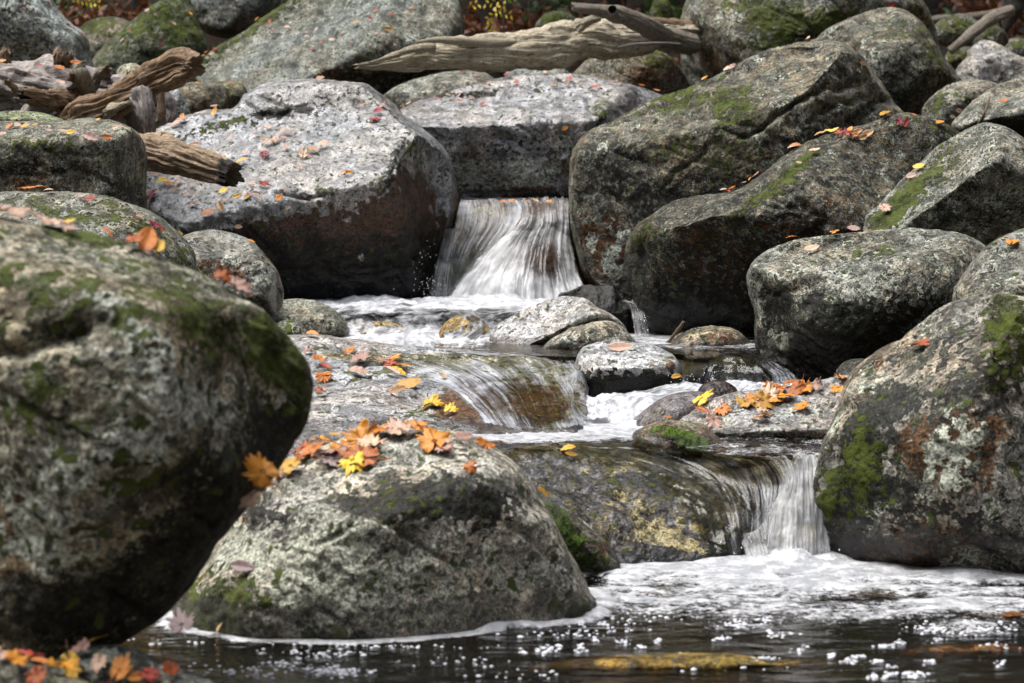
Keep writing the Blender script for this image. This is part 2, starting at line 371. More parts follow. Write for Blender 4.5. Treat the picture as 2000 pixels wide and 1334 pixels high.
boulder('near_right', 'tall lichen crusted boulder at the edge of the white pool with one orange leaf',
 [(1598,960),(1603,900),(1618,850),(1640,795),(1655,735),(1695,695),(1745,660),(1800,622),(1855,590),(1910,573),(1965,570),(2040,575),(2150,600),(2300,720),(2360,900),(2300,1080),(2150,1220),(1950,1250),(1750,1240),(1640,1170),(1612,1090),(1600,1020)],
 8.75, .62, .5, n=2.8, seed=31, facets=1, c=(1900,900), planes=[[(1700,700,.10),(1900,585,.10),(1780,740,.42)],[(1960,600,.42),(1990,800,.52),(2150,700,.10)],[(1660,900,.33),(1850,950,.60),(1850,1200,.46)]],
 spots=[('m',1970,660,60,90,1.2),('m',1950,600,40,30,1.),('m',1690,910,55,100,1.0),('m',1630,970,22,40,1.1),('d',1700,900,60,130,1.),('d',1780,790,120,80,.45),('d',1960,760,40,80,.7),('d',1650,1030,50,60,.9),
   ('l',1700,1010,60,80,.75,-30),('l',1820,960,110,80,.6),('l',1860,860,60,70,1.),('l',1740,750,110,60,.45),('l',1640,830,50,40,.6),('l',1950,1000,50,40,.8),('b',1830,870,120,80,.8),('b',1760,1070,200,60,.8),('d',1800,1020,200,120,.45),('d',1900,700,60,120,.3),('b',1930,900,80,120,.4),('l',1840,640,110,35,.4,-25),('l',1870,1090,60,30,.7)],
 cracks=[([(1940,600),(1960,700),(1985,800)],9,.02)],
 lich=.02, dark=.02, brown=.02, salt=.35, wetz=L1+.04, wetw=.08, c1=(.09,.085,.07), c2=(.30,.285,.245), lcol=(.44,.46,.37), bcol=(.12,.055,.018))
boulder('bank_low', 'low grey stone covered with yellow and orange leaves beside the pool',
 [(60,1320),(110,1285),(160,1263),(215,1256),(270,1268),(340,1300),(430,1335),(460,1400),(350,1470),(150,1480),(40,1400)], 6.0, .2, .3, name='stone', cat='stone', seed=41, facets=0, lich=.05, salt=.5, **GREY)
boulder('bank_left', 'flat mossy stone under the pile of fallen leaves in the bottom corner',
 [(-250,1330),(-150,1285),(-30,1275),(60,1295),(120,1320),(200,1345),(220,1400),(100,1480),(-200,1480)], 5.6, .2, .3, name='stone', cat='stone', seed=42, facets=0, moss=.03, **DARKG)
# --- right group
boulder('right_mid', 'rounded black and grey boulder with one pale oval leaf on its shoulder',
 [(1456,560),(1463,520),(1490,490),(1540,468),(1620,455),(1700,446),(1790,442),(1870,448),(1930,480),(1975,560),(1980,680),(1900,760),(1780,800),(1640,790),(1560,745),(1500,715),(1474,680),(1468,620)],
 10.95, .62, .55, n=2.7, seed=51, facets=1, c=(1710,610), planes=[[(1500,490,.06),(1800,445,.08),(1650,520,.42)],[(1470,600,.14),(1540,560,.46),(1540,720,.30)],[(1600,600,.60),(1800,600,.56),(1680,760,.22)]],
 spots=[('l',1525,672,34,26,1.5,30),('l',1600,530,110,60,.5),('l',1750,590,130,60,.45),('d',1650,640,180,70,.5),('b',1565,590,20,14,1.),('d',1620,720,120,60,1.3),('d',1740,700,200,60,1.1),('d',1600,650,120,60,.5),('d',1500,590,40,40,.6),('l',1830,480,90,30,.4),('m',1700,490,70,20,.7),('l',1490,540,40,30,.5)],  # dark spots along the bottom paint in underside shade
 cracks=[([(1490,580),(1540,565),(1600,545)],8,.03),([(1600,500),(1700,490),(1800,470)],6,.015)], lich=-.005, dark=.06, salt=.65, wetz=.55, wetw=.08, **GREY)
boulder('right_long', 'long sloping dark boulder with a red and tan leaf cluster on its ridge',
 [(1219,520),(1221,480),(1240,448),(1275,420),(1315,396),(1370,383),(1430,372),(1480,345),(1520,310),(1560,285),(1610,262),(1680,243),(1750,222),(1805,228),(1850,248),(1890,280),(1910,380),(1870,500),(1760,620),(1600,680),(1450,690),(1330,672),(1265,640),(1238,590)],
 12.5, .75, .7, n=2.6, seed=61, facets=1, c=(1530,470), planes=[[(1300,400,.06),(1700,240,.08),(1640,310,.55)],[(1300,450,.5),(1600,400,.82),(1500,660,.18)],[(1225,480,.05),(1290,460,.48),(1290,630,.30)]],
 spots=[('m',1490,380,100,14,.9,-38),('m',1560,330,70,12,.9,-40),('m',1260,460,30,40,.8),('b',1390,500,90,110,.9),('d',1380,620,200,60,1.3),('d',1540,520,180,90,.5),('l',1490,330,120,14,.4,-30),('m',1370,470,40,30,.5),('d',1240,560,25,80,1.),('b',1560,440,90,70,.5),('m',1840,250,60,14,.6,20)],  # broad dark spot at the foot is shade put into the colour
 cracks=[([(1280,440),(1278,520),(1290,600)],6,.02),([(1560,390),(1600,430),(1580,480)],14,.03)], dark=.06, lich=-.02, salt=.42, wetz=.55, wetw=.12, c1=(.035,.03,.02), c2=(.17,.155,.115))
boulder('right_big', 'massive split boulder with moss patches and long diagonal cracks by the upper fall',
 [(1111,400),(1114,340),(1122,290),(1145,262),(1200,235),(1270,200),(1330,180),(1390,150),(1450,116),(1510,90),(1570,76),(1630,77),(1680,105),(1720,155),(1755,205),(1785,250),(1790,330),(1650,440),(1480,540),(1330,610),(1240,620),(1185,590),(1140,540),(1120,470)],
 14.0, .85, .8, n=2.6, seed=71, facets=1, c=(1420,340), planes=[[(1150,260,.08),(1600,80,.08),(1520,180,.62)],[(1160,280,.35),(1500,260,.85),(1250,520,.42)],[(1700,140,.15),(1600,200,.65),(1700,330,.35)]],
 spots=[('m',1430,205,55,45,1.1),('m',1340,190,60,30,.8,-20),('m',1410,300,80,50,.5),('m',1300,290,60,60,.4),('d',1180,330,60,60,.7),('d',1560,300,120,60,.35,-25),('l',1180,290,25,25,.9),('b',1180,490,60,80,1.1),('l',1190,500,18,44,1.2,15),('l',1150,475,14,24,1.2),('l',1228,465,22,30,1.2,20),
   ('l',1560,130,80,40,.25),('d',1300,420,100,80,.7),('l',1215,540,30,20,.8),('m',1250,210,90,12,.5,-20),('b',1140,420,26,60,.5)],
 cracks=[([(1445,270),(1500,240),(1540,210),(1600,180),(1680,165)],6,.05),([(1470,400),(1560,330),(1620,280),(1690,225),(1730,190)],7,.055),([(1300,350),(1380,290),(1420,220)],6,.02),([(1590,235),(1640,205),(1700,190)],5,.03)],
 dark=.055, lich=-.005, salt=.55, wetz=.7, wetw=.1, c1=(.045,.04,.028), c2=(.20,.185,.14))
boulder('right_wedge', 'wedge shaped boulder with a mossy ramp and a pinkish leaf low on its slope',
 [(1683,442),(1722,400),(1770,350),(1822,300),(1870,262),(1915,242),(1960,248),(2010,280),(2100,330),(2220,430),(2200,560),(2050,620),(1900,600),(1780,540),(1710,480)],
 11.9, .6, .6, n=2.5, seed=81, facets=1, c=(1930,430), planes=[[(1690,435,.05),(1900,250,.05),(1850,370,.45)],[(1850,350,.50),(2000,330,.5),(1900,560,.2)]],
 spots=[('m',1790,370,110,18,1.1,-42),('m',1740,420,60,16,.9,-42),('d',1880,420,80,60,.3),('l',1930,330,90,60,.2)], dark=.035, lich=-.01, salt=.6, **GREY)
boulder('right_edge', 'boulder with a golden leaf on its sloping front behind the tall lichen crusted one',
 [(1862,580),(1880,540),(1912,500),(1955,463),(2005,443),(2080,440),(2180,500),(2200,640),(2080,740),(1950,720),(1880,650)], 10.1, .42, .5, seed=91, facets=1, dark=.02, salt=.55,
 spots=[('l',1970,510,60,60,.35),('m',1930,480,40,14,.6,-40)], **GREY)
boulder('right_back_low', 'smaller round boulder with green rim in the shade of the split one',
 [(1798,218),(1820,188),(1860,163),(1905,155),(1955,165),(1985,200),(1960,260),(1880,290),(1820,270)], 14.6, .35, .4, seed=92, facets=1, spots=[('m',1830,200,40,22,.8,-40),('m',1890,190,60,20,.4)], lich=.02, salt=.6, **GREY)
boulder('right_back_wave', 'grey boulder with an undercut wavy lip and single orange leaf',
 [(1855,250),(1880,215),(1925,178),(1975,155),(2040,145),(2130,170),(2180,250),(2120,330),(2000,320),(1900,290)], 13.2, .45, .5, seed=93, facets=0, planes=[[(1900,200,.12),(2050,160,.1),(2000,215,.42)],[(1900,240,.36),(2050,225,.44),(2000,290,.05)]],
 spots=[('d',1990,250,90,26,1.5)], cracks=[([(1900,270),(1920,230),(1935,200)],6,.03)], lich=.03, salt=.5, **GREY)
boulder('right_rear', 'giant rounded boulder with bright moss and curling grey lichen behind the log end',
 [(1327,70),(1335,10),(1365,-60),(1450,-120),(1600,-140),(1720,-90),(1790,-15),(1825,40),(1840,110),(1820,200),(1650,260),(1430,230),(1355,180),(1335,140)], 17.3, 1.0, 1., n=2.6, seed=101, facets=1,
 spots=[('m',1560,50,100,35,1.15),('m',1480,10,90,30,.8),('m',1790,40,30,60,.8,30),('m',1500,90,60,22,.9),('m',1640,30,70,20,.9),('l',1430,20,50,35,.8),('l',1360,60,30,60,.5),('b',1390,130,50,40,.6),('d',1560,70,50,6,1.2),('l',1470,130,80,40,.3),('d',1450,150,60,24,.5)], moss=.005, salt=.5, **GREY)
boulder('right_rear_dark', 'dark round shouldered boulder wedged between the split one and the giant mossy one',
 [(1585,95),(1615,60),(1660,38),(1700,20),(1742,13),(1785,30),(1820,68),(1842,110),(1862,142),(1876,175),(1850,225),(1780,270),(1680,260),(1600,180)], 15.6, .6, .7, n=2.5, seed=102, facets=1,
 spots=[('d',1760,170,90,60,.7),('l',1710,110,40,24,.9),('m',1760,60,60,22,.6),('m',1830,120,14,60,.8,-25),('b',1790,200,60,40,.5)], dark=.03, lich=.0, salt=.5, **DARKG)
boulder('far_grey', 'pale grey peaked boulder among small stones near the forked root',
 [(1868,150),(1885,115),(1900,88),(1925,77),(1955,88),(1990,108),(2060,140),(2080,190),(1980,210),(1890,195)], 18.5, .3, .4, seed=111, facets=1, salt=.2, dark=-.05, c1=(.20,.19,.17), c2=(.36,.35,.33), fine=.6)
for k, (x, y, rx, ry, lb, mo) in enumerate([(1935,75,34,26,'small green tinged stone behind the pale peaked boulder',.9),(1868,118,26,26,'small mossy stone beside the shoulder of the dark boulder',1.2),(1892,105,26,14,'smooth flat blue grey pebble below the forked root',0.),(1985,100,40,26,'pale greenish stone beside the peaked boulder',.5),(1870,60,60,30,'dark mossy stone under the fallen pole',1.),(1290,30,24,40,'bright green mossy stone beyond the broken branch',1.5),(1088,44,42,22,'little moss capped mound on the forest floor behind the long log',1.3)]):
    boulder('fars%d' % k, lb, [(x-rx,y+ry*.4),(x-rx*.6,y-ry*.6),(x,y-ry),(x+rx*.7,y-ry*.6),(x+rx,y+ry*.3),(x+rx*.4,y+ry),(x-rx*.5,y+ry)], 19.5+k*.25, .2, .25, name='stone', cat='stone', seed=120+k, facets=1,
     spots=[('m',x,y-ry*.4,rx,ry*.8,mo)] if mo else (), salt=.2, **GREY)
boulder('right_pale', 'pale smooth boulder half hidden by the dark round shouldered one', [(1855,165),(1870,130),(1895,110),(1925,120),(1940,170),(1900,215),(1860,200)], 17.4, .25, .3, seed=128, facets=1, salt=.1, dark=-.06, c1=(.26,.26,.26), c2=(.42,.42,.42))
# --- centre
boulder('center_back', 'broad wet grey boulder above the upper fall with bright sloping top',
 [(765,235),(800,203),(850,182),(910,163),(980,150),(1060,144),(1140,148),(1220,162),(1285,182),(1330,215),(1330,300),(1250,370),(1140,410),(1000,415),(880,400),(800,350)], 15.6, 1.0, .7, n=2.8, seed=131, facets=0, c=(1040,285),
 planes=[[(850,185,.08),(1200,165,.08),(1050,238,.80)],[(850,240,.72),(1150,240,.80),(1000,390,.50)],[(1230,180,.2),(1170,230,.72),(1260,330,.3)]],
 spots=[('l',1010,330,120,50,.8),('l',900,350,40,40,.7),('d',1010,290,110,22,.7),('d',930,250,90,14,.5),('m',1175,215,24,22,.8),('b',1000,370,90,20,.7),('b',1100,330,60,60,.5),('l',1110,280,30,20,.9),('d',880,182,50,4,1.3),('d',1080,385,90,18,1.6),('m',880,320,30,14,.3),('d',1170,235,14,30,.8)],
 cracks=[([(890,188),(930,183),(965,178)],4,.03),([(1150,200),(1168,235),(1190,260)],6,.04)], dark=-.03, salt=.2, sheen=1., wetz=1.23, wetw=.05, c1=(.13,.13,.13), c2=(.33,.33,.345))
boulder('center_back_small', 'speckled low boulder tucked behind the broad wet one', [(742,205),(765,175),(805,155),(860,141),(920,139),(960,150),(985,200),(900,250),(790,250)], 16.9, .4, .4, seed=132, facets=1, salt=.55, spots=[('d',860,165,50,10,.4)], **GREY)
boulder('center_back_dark', 'shaded grey stone between the low speckled boulder and the sloping leaf dotted one', [(745,195),(762,165),(800,145),(850,136),(900,142),(900,200),(800,220)], 17.6, .3, .3, name='stone', cat='stone', seed=133, facets=1, salt=.2, **DARKG)
boulder('log_gap', 'flat blue grey stone seen below the long log', [(985,150),(1000,132),(1040,124),(1085,127),(1115,145),(1110,190),(1000,190)], 17.6, .3, .3, seed=134, name='stone', cat='stone', facets=1, salt=.1, c1=(.12,.13,.12), c2=(.24,.26,.25))
boulder('log_rest', 'brown green mottled boulder under the thick end of the long log',
 [(1115,150),(1140,120),(1170,100),(1210,89),(1260,92),(1305,108),(1335,140),(1345,180),(1290,215),(1180,210),(1125,185)], 16.9, .45, .5, seed=135, facets=1, spots=[('m',1280,115,40,25,.9),('m',1190,110,40,14,.6),('b',1250,150,70,30,.8),('l',1180,130,50,30,.4)], salt=.4, **WARM)
boulder('fall_left', 'great slanting boulder with bright leaf scattered top and rusty dark underside',
 [(262,420),(268,330),(290,262),(350,228),(410,212),(455,206),(478,180),(525,160),(600,152),(660,157),(712,165),(742,188),(775,215),(820,250),(852,275),(880,308),(893,355),(892,405),(878,455),(860,500),(845,560),(830,620),(740,650),(600,650),(480,610),(370,540),(290,480)],
 14.35, 1.35, .7, n=3.4, seed=141, facets=0, c=(590,390),
 planes=[[(350,240,.20),(700,180,.15),(560,400,1.15)],[(400,445,1.10),(750,370,1.0),(650,585,.62)],[(890,370,.02),(770,310,.98),(860,500,.20)],[(470,200,.12),(640,160,.05),(600,215,.42)]],
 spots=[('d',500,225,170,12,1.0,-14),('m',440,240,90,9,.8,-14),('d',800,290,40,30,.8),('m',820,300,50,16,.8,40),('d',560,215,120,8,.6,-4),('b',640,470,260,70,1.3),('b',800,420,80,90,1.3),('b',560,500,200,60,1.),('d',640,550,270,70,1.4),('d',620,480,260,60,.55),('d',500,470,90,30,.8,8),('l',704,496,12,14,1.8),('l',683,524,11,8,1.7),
   ('l',815,370,50,14,.6,-30),('l',660,400,60,12,.5,-20),('m',630,375,26,10,1.3),('d',775,310,18,60,.8,20),('d',600,380,60,6,.5),('b',790,345,30,30,.7),('l',420,450,60,12,.3),('l',700,290,120,60,.12),('d',820,500,60,80,1.2)],
 cracks=[([(540,380),(590,388),(630,382)],4,.035),([(795,265),(775,310),(765,350),(740,372)],5,.03),([(480,200),(520,222),(560,216)],5,.02),([(690,540),(760,525),(820,500)],4,.03)],
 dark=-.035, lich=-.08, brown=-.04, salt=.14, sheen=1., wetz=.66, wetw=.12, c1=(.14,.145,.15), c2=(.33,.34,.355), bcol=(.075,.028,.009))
boulder('left_block', 'blocky olive grey boulder with a sharp top edge beside the short log',
 [(-260,330),(-200,262),(-80,242),(0,240),(80,240),(150,236),(215,237),(258,252),(284,282),(290,320),(290,370),(282,420),(200,460),(0,470),(-180,450)],
 12.2, .85, .6, n=4., seed=151, facets=0, c=(30,340), planes=[[(-50,243,.06),(200,238,.08),(80,276,.56)],[(0,300,.62),(250,300,.50),(120,420,.55)],[(289,300,.02),(235,290,.46),(260,400,.24)]],
 spots=[('m',120,290,110,12,.6,6),('d',60,330,160,20,.5),('l',190,350,80,40,.6),('b',90,350,120,40,.5),('m',20,280,70,20,.4),('l',150,390,120,12,.5),('d',240,380,50,30,.6)],
 dark=.0, lich=.01, salt=.45, c1=(.075,.073,.055), c2=(.24,.235,.19))
boulder('left_green', 'low pale green boulder behind the blocky one', [(-180,260),(-90,228),(0,219),(60,219),(105,228),(135,246),(120,290),(-60,310)], 12.9, .3, .4, seed=152, facets=0, spots=[('d',40,238,50,9,1.)], salt=.1, c1=(.16,.18,.10), c2=(.30,.33,.20))
boulder('left_low', 'smooth speckled boulder in front of the blocky one with a mossy back',
 [(-220,470),(-120,400),(0,373),(80,373),(150,378),(220,388),(290,408),(335,440),(368,475),(385,520),(370,580),(250,640),(0,640),(-180,580)],
 10.3, .55, .5, n=2.4, seed=153, facets=0, spots=[('m',130,420,130,16,.9,14),('m',260,430,90,22,.9,30),('m',60,385,60,10,.5),('d',250,470,90,30,.4,30),('l',200,395,120,14,.3,12),('m',360,500,30,50,.6,40)], salt=.7, lich=.02, **GREY)
boulder('left_small', 'small glossy boulder with cream lichen patches beside the great slanting one',
 [(342,500),(352,468),(380,453),(420,450),(462,456),(498,475),(528,508),(548,540),(554,575),(545,610),(480,640),(400,620),(350,570)], 11.8, .45, .35, n=2.6, seed=154, facets=1, planes=[[(380,455,.04),(470,458,.04),(420,485,.3)]],
 spots=[('l',515,545,26,40,1.4),('l',450,505,50,22,.7),('b',530,520,24,50,1.3),('b',440,530,70,40,.7),('l',435,545,18,12,1.3),('d',400,485,30,30,.4)], sheen=.8, salt=.35, wetz=.68, wetw=.1, **GREY)
# --- rear left
boulder('rear_left_pale', 'large pale blue grey boulder behind the driftwood stump', [(-140,0),(-60,-90),(30,-90),(85,-20),(110,14),(142,48),(170,74),(178,110),(180,160),(120,220),(-50,210),(-150,120)], 17.2, .8, .7, seed=161, facets=1, n=2.6,
 spots=[('b',40,110,60,30,.3)], salt=.35, dark=-.04, c1=(.22,.24,.23), c2=(.44,.48,.46), fine=.7)
boulder('rear_left_green', 'dark green triangular boulder between the pale one and the sloping leaf dotted one', [(165,150),(195,95),(245,52),(300,10),(345,-12),(372,0),(392,50),(410,90),(415,140),(360,200),(220,210)], 18.4, .6, .6, n=2.4, seed=162, facets=1,
 spots=[('m',330,40,80,60,1.),('m',240,80,70,30,.5,-40),('m',360,110,60,50,.5)], moss=.0, salt=.3, c1=(.05,.06,.04), c2=(.15,.16,.11))
boulder('rear_left_moss', 'mossy low rock with brown leaf litter beneath the grey tree trunk', [(135,120),(155,60),(190,38),(235,35),(270,60),(280,130),(200,170)], 20.5, .4, .4, seed=163, facets=1, spots=[('m',190,50,60,24,1.)], salt=.3, **DARKG)
boulder('rear_left_round', 'grey boulder leaning in the dark gap above the green triangular one', [(365,10),(380,-40),(450,-60),(520,-50),(548,0),(520,40),(480,66),(440,76),(398,60)], 20.0, .5, .5, seed=164, facets=1, salt=.3, spots=[('d',440,65,50,14,1.)], c1=(.10,.115,.11), c2=(.2,.22,.21))
boulder('rear_slope', 'very large sloping boulder dotted with red leaves and mossy along its upper edge',
 [(378,150),(396,118),(440,82),(500,42),(560,4),(620,-40),(750,-70),(870,-40),(905,20),(908,70),(870,120),(800,190),(720,230),(560,220),(430,210)], 18.0, 1.1, .9, n=2.8, seed=165, facets=1, c=(650,90),
 planes=[[(420,100,.05),(600,-20,.05),(600,60,.5)]], spots=[('m',540,15,110,14,1.3,-34),('m',420,100,50,20,1.,-40),('d',760,150,120,30,.8),('b',650,140,150,20,.4),('l',800,75,22,14,1.)], dark=-.02, salt=.4, moss=-.02, c1=(.10,.112,.10), c2=(.22,.24,.22))
boulder('stump_round', 'small round pale stone behind the raised driftwood limb', [(226,150),(232,132),(250,123),(270,126),(286,142),(290,170),(240,175)], 15.6, .15, .15, name='stone', cat='stone', seed=166, facets=0, salt=.1, c1=(.2,.21,.17), c2=(.33,.35,.29))
boulder('stump_side', 'pale stone leaning behind the splintered driftwood root', [(318,215),(325,185),(345,172),(362,195),(372,225),(360,250),(325,245)], 14.9, .15, .2, name='stone', cat='stone', seed=167, facets=1, salt=.3, c1=(.2,.21,.2), c2=(.34,.36,.34))
boulder('gap_brown', 'flat brown stone in the gap behind the driftwood', [(325,185),(345,165),(390,160),(440,170),(440,220),(380,240),(330,230)], 16.2, .3, .3, name='stone', cat='stone', seed=168, facets=1, salt=.15, c1=(.11,.10,.07), c2=(.22,.2,.15))
boulder('gap_olive', 'olive stone with red leaves next to the flat brown one', [(385,185),(400,164),(440,158),(478,170),(485,210),(440,230),(395,225)], 16.5, .25, .3, name='stone', cat='stone', seed=169, facets=1, spots=[('m',440,180,30,20,.5)], salt=.15, c1=(.09,.09,.05), c2=(.19,.19,.13))
# --- mid stream
boulder('slab', 'pale flat slab beside the water slide with orange and yellow leaves on it',
 [(470,720),(520,668),(600,655),(700,662),(790,674),(900,689),(1000,693),(1090,700),(1135,724),(1150,800),(1120,880),(980,930),(780,930),(600,930),(500,860)],
 10.25, .30, .6, n=4, tilt=.0068, seed=201, facets=0, amp=.8, c=(810,790),
 spots=[('d',860,810,90,40,.5,30),('m',810,820,60,16,.7),('m',830,800,40,14,.5),('b',900,790,50,60,.6),('d',690,760,120,50,.05),('l',700,770,200,60,.06),('m',745,725,30,8,.9),('m',690,728,16,8,.9),('b',1010,790,130,70,1.1),('m',1000,740,100,40,.5)],
 dark=-.03, lich=-.05, salt=.14, sheen=1., wetz=.36, wetw=.02, c1=(.18,.182,.188), c2=(.38,.385,.40))
boulder('mid_pale', 'long pale stone with a diagonal ridge and lichen crusted lower edge in mid stream',
 [(905,685),(935,660),(980,630),(1035,602),(1085,582),(1130,582),(1170,600),(1205,622),(1228,655),(1225,700),(1120,725),(980,725)], 12.0, .35, .3, n=2.8, seed=202, facets=0, c=(1080,655),
 planes=[[(960,650,.04),(1100,585,.04),(1080,650,.3)],[(1020,690,.26),(1180,620,.22),(1150,680,.04)]],
 spots=[('l',1090,655,80,12,1.,-25),('l',1150,610,50,14,.7,20),('b',950,675,40,14,1.2),('l',960,672,30,8,.6),('d',1120,665,60,5,1.2,-20)], dark=-.05, lich=-.02, salt=.25, sheen=.7, wetz=.55, wetw=.02, c1=(.22,.22,.22), c2=(.45,.45,.45))
boulder('mid_pale_small', 'small tan speckled stone leaning against the long pale one', [(1055,690),(1080,662),(1120,640),(1165,629),(1200,630),(1228,648),(1240,680),(1200,715),(1100,715)], 11.65, .25, .2, n=2.6, seed=203, facets=1, spots=[('l',1100,668,40,14,.7),('b',1190,645,40,12,.7)], dark=-.01, salt=.5, wetz=.55, wetw=.02, c1=(.13,.12,.09), c2=(.38,.36,.30), name='stone', cat='stone')
boulder('mid_black', 'jagged wet black rock poking up behind the long pale stone', [(1090,580),(1115,566),(1140,556),(1165,558),(1188,556),(1205,574),(1222,590),(1240,600),(1255,635),(1262,680),(1180,700),(1110,640)], 12.7, .2, .3, n=2.2, seed=204, facets=3, amp=1.6, dark=.4, lich=-.4, salt=.0, wet=.5, c1=(.02,.014,.01), c2=(.05,.03,.02), spots=[('b',1160,580,60,20,.3)])
boulder('mid_block', 'square wet stone with white top and black mossy front in mid stream',
 [(1122,735),(1126,705),(1140,680),(1175,668),(1225,666),(1270,670),(1305,684),(1330,708),(1334,735),(1318,770),(1290,800),(1200,815),(1145,800),(1126,770)], 10.75, .36, .25, n=3.4, seed=205, facets=0, c=(1230,735),
 planes=[[(1160,672,.04),(1290,675,.04),(1220,712,.33)],[(1160,730,.34),(1290,730,.34),(1220,790,.24)]],
 spots=[('d',1220,760,110,40,2.),('b',1290,715,50,22,.9),('l',1270,710,50,16,.9),('l',1140,725,20,14,.8),('d',1300,740,40,20,.8)], dark=-.06, lich=-.03, salt=.12, sheen=1., wetz=.42, wetw=.05, c1=(.25,.25,.25), c2=(.5,.5,.5), name='stone', cat='stone')
boulder('mid_tan', 'low tan stone at the foot of the long dark boulder', [(1290,680),(1315,660),(1350,644),(1390,638),(1430,643),(1455,658),(1468,678),(1420,705),(1330,705)], 11.9, .25, .2, n=2.6, seed=206, facets=1, spots=[('d',1340,655,20,8,.7),('b',1420,655,40,16,.6)], dark=.0, salt=.4, wetz=.55, wetw=.02, c1=(.15,.13,.09), c2=(.38,.34,.25), name='stone', cat='stone')
boulder('spill_black', 'glossy black rounded rock under the small spill', [(1375,730),(1385,705),(1410,690),(1450,688),(1495,700),(1520,725),(1530,770),(1480,800),(1400,790)], 10.85, .25, .25, n=2.2, seed=207, facets=0, dark=.4, lich=-.4, salt=0., wet=1., c1=(.015,.015,.015), c2=(.04,.04,.04), name='rock', cat='rock')
boulder('spill_brown', 'small shiny brown cobble at the foot of the small spill', [(1362,768),(1372,752),(1395,744),(1420,746),(1440,760),(1442,785),(1400,800),(1370,790)], 10.25, .12, .12, n=2.2, seed=208, facets=0, amp=.4, dark=-.1, lich=-.2, salt=0., wet=.9, brown=.3, bcol=(.05,.016,.009), c1=(.06,.03,.02), c2=(.1,.05,.03), name='cobble', cat='stone')
boulder('smooth_grey', 'smooth wet purple grey stone lying aslant beside the leafy slab', [(1222,850),(1232,825),(1258,800),(1295,776),(1340,765),(1378,768),(1398,790),(1385,830),(1330,860),(1260,880)], 9.95, .22, .2, n=2.2, seed=209, facets=0, amp=.25, dark=-.15, lich=-.3, salt=0., wet=.45, c1=(.17,.155,.16), c2=(.24,.22,.225), fine=.4, name='stone', cat='stone')
boulder('leafy', 'broad lichen spotted slab carrying a crowd of orange maple leaves',
 [(1290,850),(1330,818),(1365,795),(1410,776),(1460,765),(1520,757),(1580,749),(1640,735),(1700,740),(1730,820),(1700,900),(1620,930),(1500,925),(1400,910),(1320,890)], 9.7, .45, .4, n=3., seed=210, facets=0, c=(1530,840),
 planes=[[(1400,785,.04),(1640,740,.02),(1540,840,.40)],[(1400,850,.30),(1600,850,.40),(1500,900,.25)]],
 spots=[('l',1555,870,14,12,2.),('l',1580,800,80,30,.5),('d',1520,865,60,20,.7),('d',1590,880,30,20,1.),('l',1500,830,140,26,.3),('b',1420,870,40,14,.9),('l',1400,830,50,20,.5),('l',1500,840,30,10,.9)], dark=.0, lich=-.01, salt=.35, sheen=.5, wetz=.35, wetw=.02, c1=(.13,.13,.13), c2=(.36,.35,.35), name='slab')
boulder('moss_wedge', 'wedge stone with a vivid green moss stripe in front of the leafy slab', [(1234,855),(1250,838),(1285,824),(1330,821),(1372,830),(1402,852),(1428,884),(1430,915),(1340,930),(1250,905)], 9.35, .25, .2, n=2.4, seed=211, facets=0, spots=[('m',1350,865,62,17,2.2,22),('m',1295,850,26,16,.6)], salt=.25, wetz=.36, wetw=.02, mcol=(.10,.19,.015), **WARM)
boulder('low_fall', 'glistening wet boulder streaked yellow and black with water sliding over its shoulder',
 [(930,930),(950,890),(1000,868),(1080,860),(1180,862),(1280,870),(1370,888),(1430,920),(1475,965),(1500,1015),(1505,1080),(1480,1140),(1350,1170),(1200,1170),(1080,1120),(990,1040)], 9.3, .98, .5, n=2.7, seed=212, facets=0, c=(1220,1010),
 planes=[[(1000,872,.04),(1350,880,.05),(1220,985,.68)],[(1200,1000,.72),(1380,1020,.70),(1300,1120,.90)]],
 spots=[('l',1270,1010,190,50,.66,22),('l',1200,910,130,30,.6,18),('l',1330,1060,110,20,.7,25),('b',1230,1000,200,70,.35,20),('b',1260,940,140,24,.5,18),('d',1330,1090,120,26,1.3),('d',1090,960,100,50,.35,25),('m',1200,930,20,60,.5,20),('m',1300,960,90,14,.4,22),('l',1250,1050,80,20,.5,15),('d',1260,950,60,12,.6,20),('d',1200,1090,90,16,1.)],
 cracks=[([(1040,910),(1100,940),(1140,950)],7,.03),([(1210,965),(1240,972),(1270,985)],7,.03)],
 sheen=.8, strata=.6, dark=.06, lich=-.01, salt=.3, wet=.55, wetz=L1, wetw=.03, lcol=(.50,.42,.20), bcol=(.17,.095,.03), c1=(.05,.05,.055), c2=(.24,.24,.26))
boulder('moss_dark', 'dark stone furred with moss leaning on the lichen speckled pool boulder', [(1035,985),(1070,978),(1110,1000),(1150,1030),(1188,1068),(1210,1105),(1215,1145),(1190,1180),(1110,1170),(1060,1100)], 8.45, .22, .3, n=2.4, seed=213, facets=0, spots=[('m',1110,1060,40,90,1.6,-40),('m',1190,1130,30,24,1.2),('l',1135,1025,24,10,.7,40),('b',1170,1070,30,30,.5)], salt=.15, wetz=0, wetw=.02, mcol=(.05,.085,.012), c1=(.03,.03,.025), c2=(.13,.12,.10))
boulder('flat_wet', 'flat yellowish wet rock at the lip of the foaming pool', [(505,625),(512,598),(545,586),(590,583),(630,592),(662,612),(680,650),(600,680),(520,660)], 12.2, .35, .3, n=2.8, seed=214, facets=0, spots=[('l',560,600,50,14,.5),('b',580,605,24,12,.5)], lich=.04, salt=.2, wet=.5, lcol=(.5,.5,.36), c1=(.22,.22,.17), c2=(.45,.45,.37), name='rock', cat='rock')
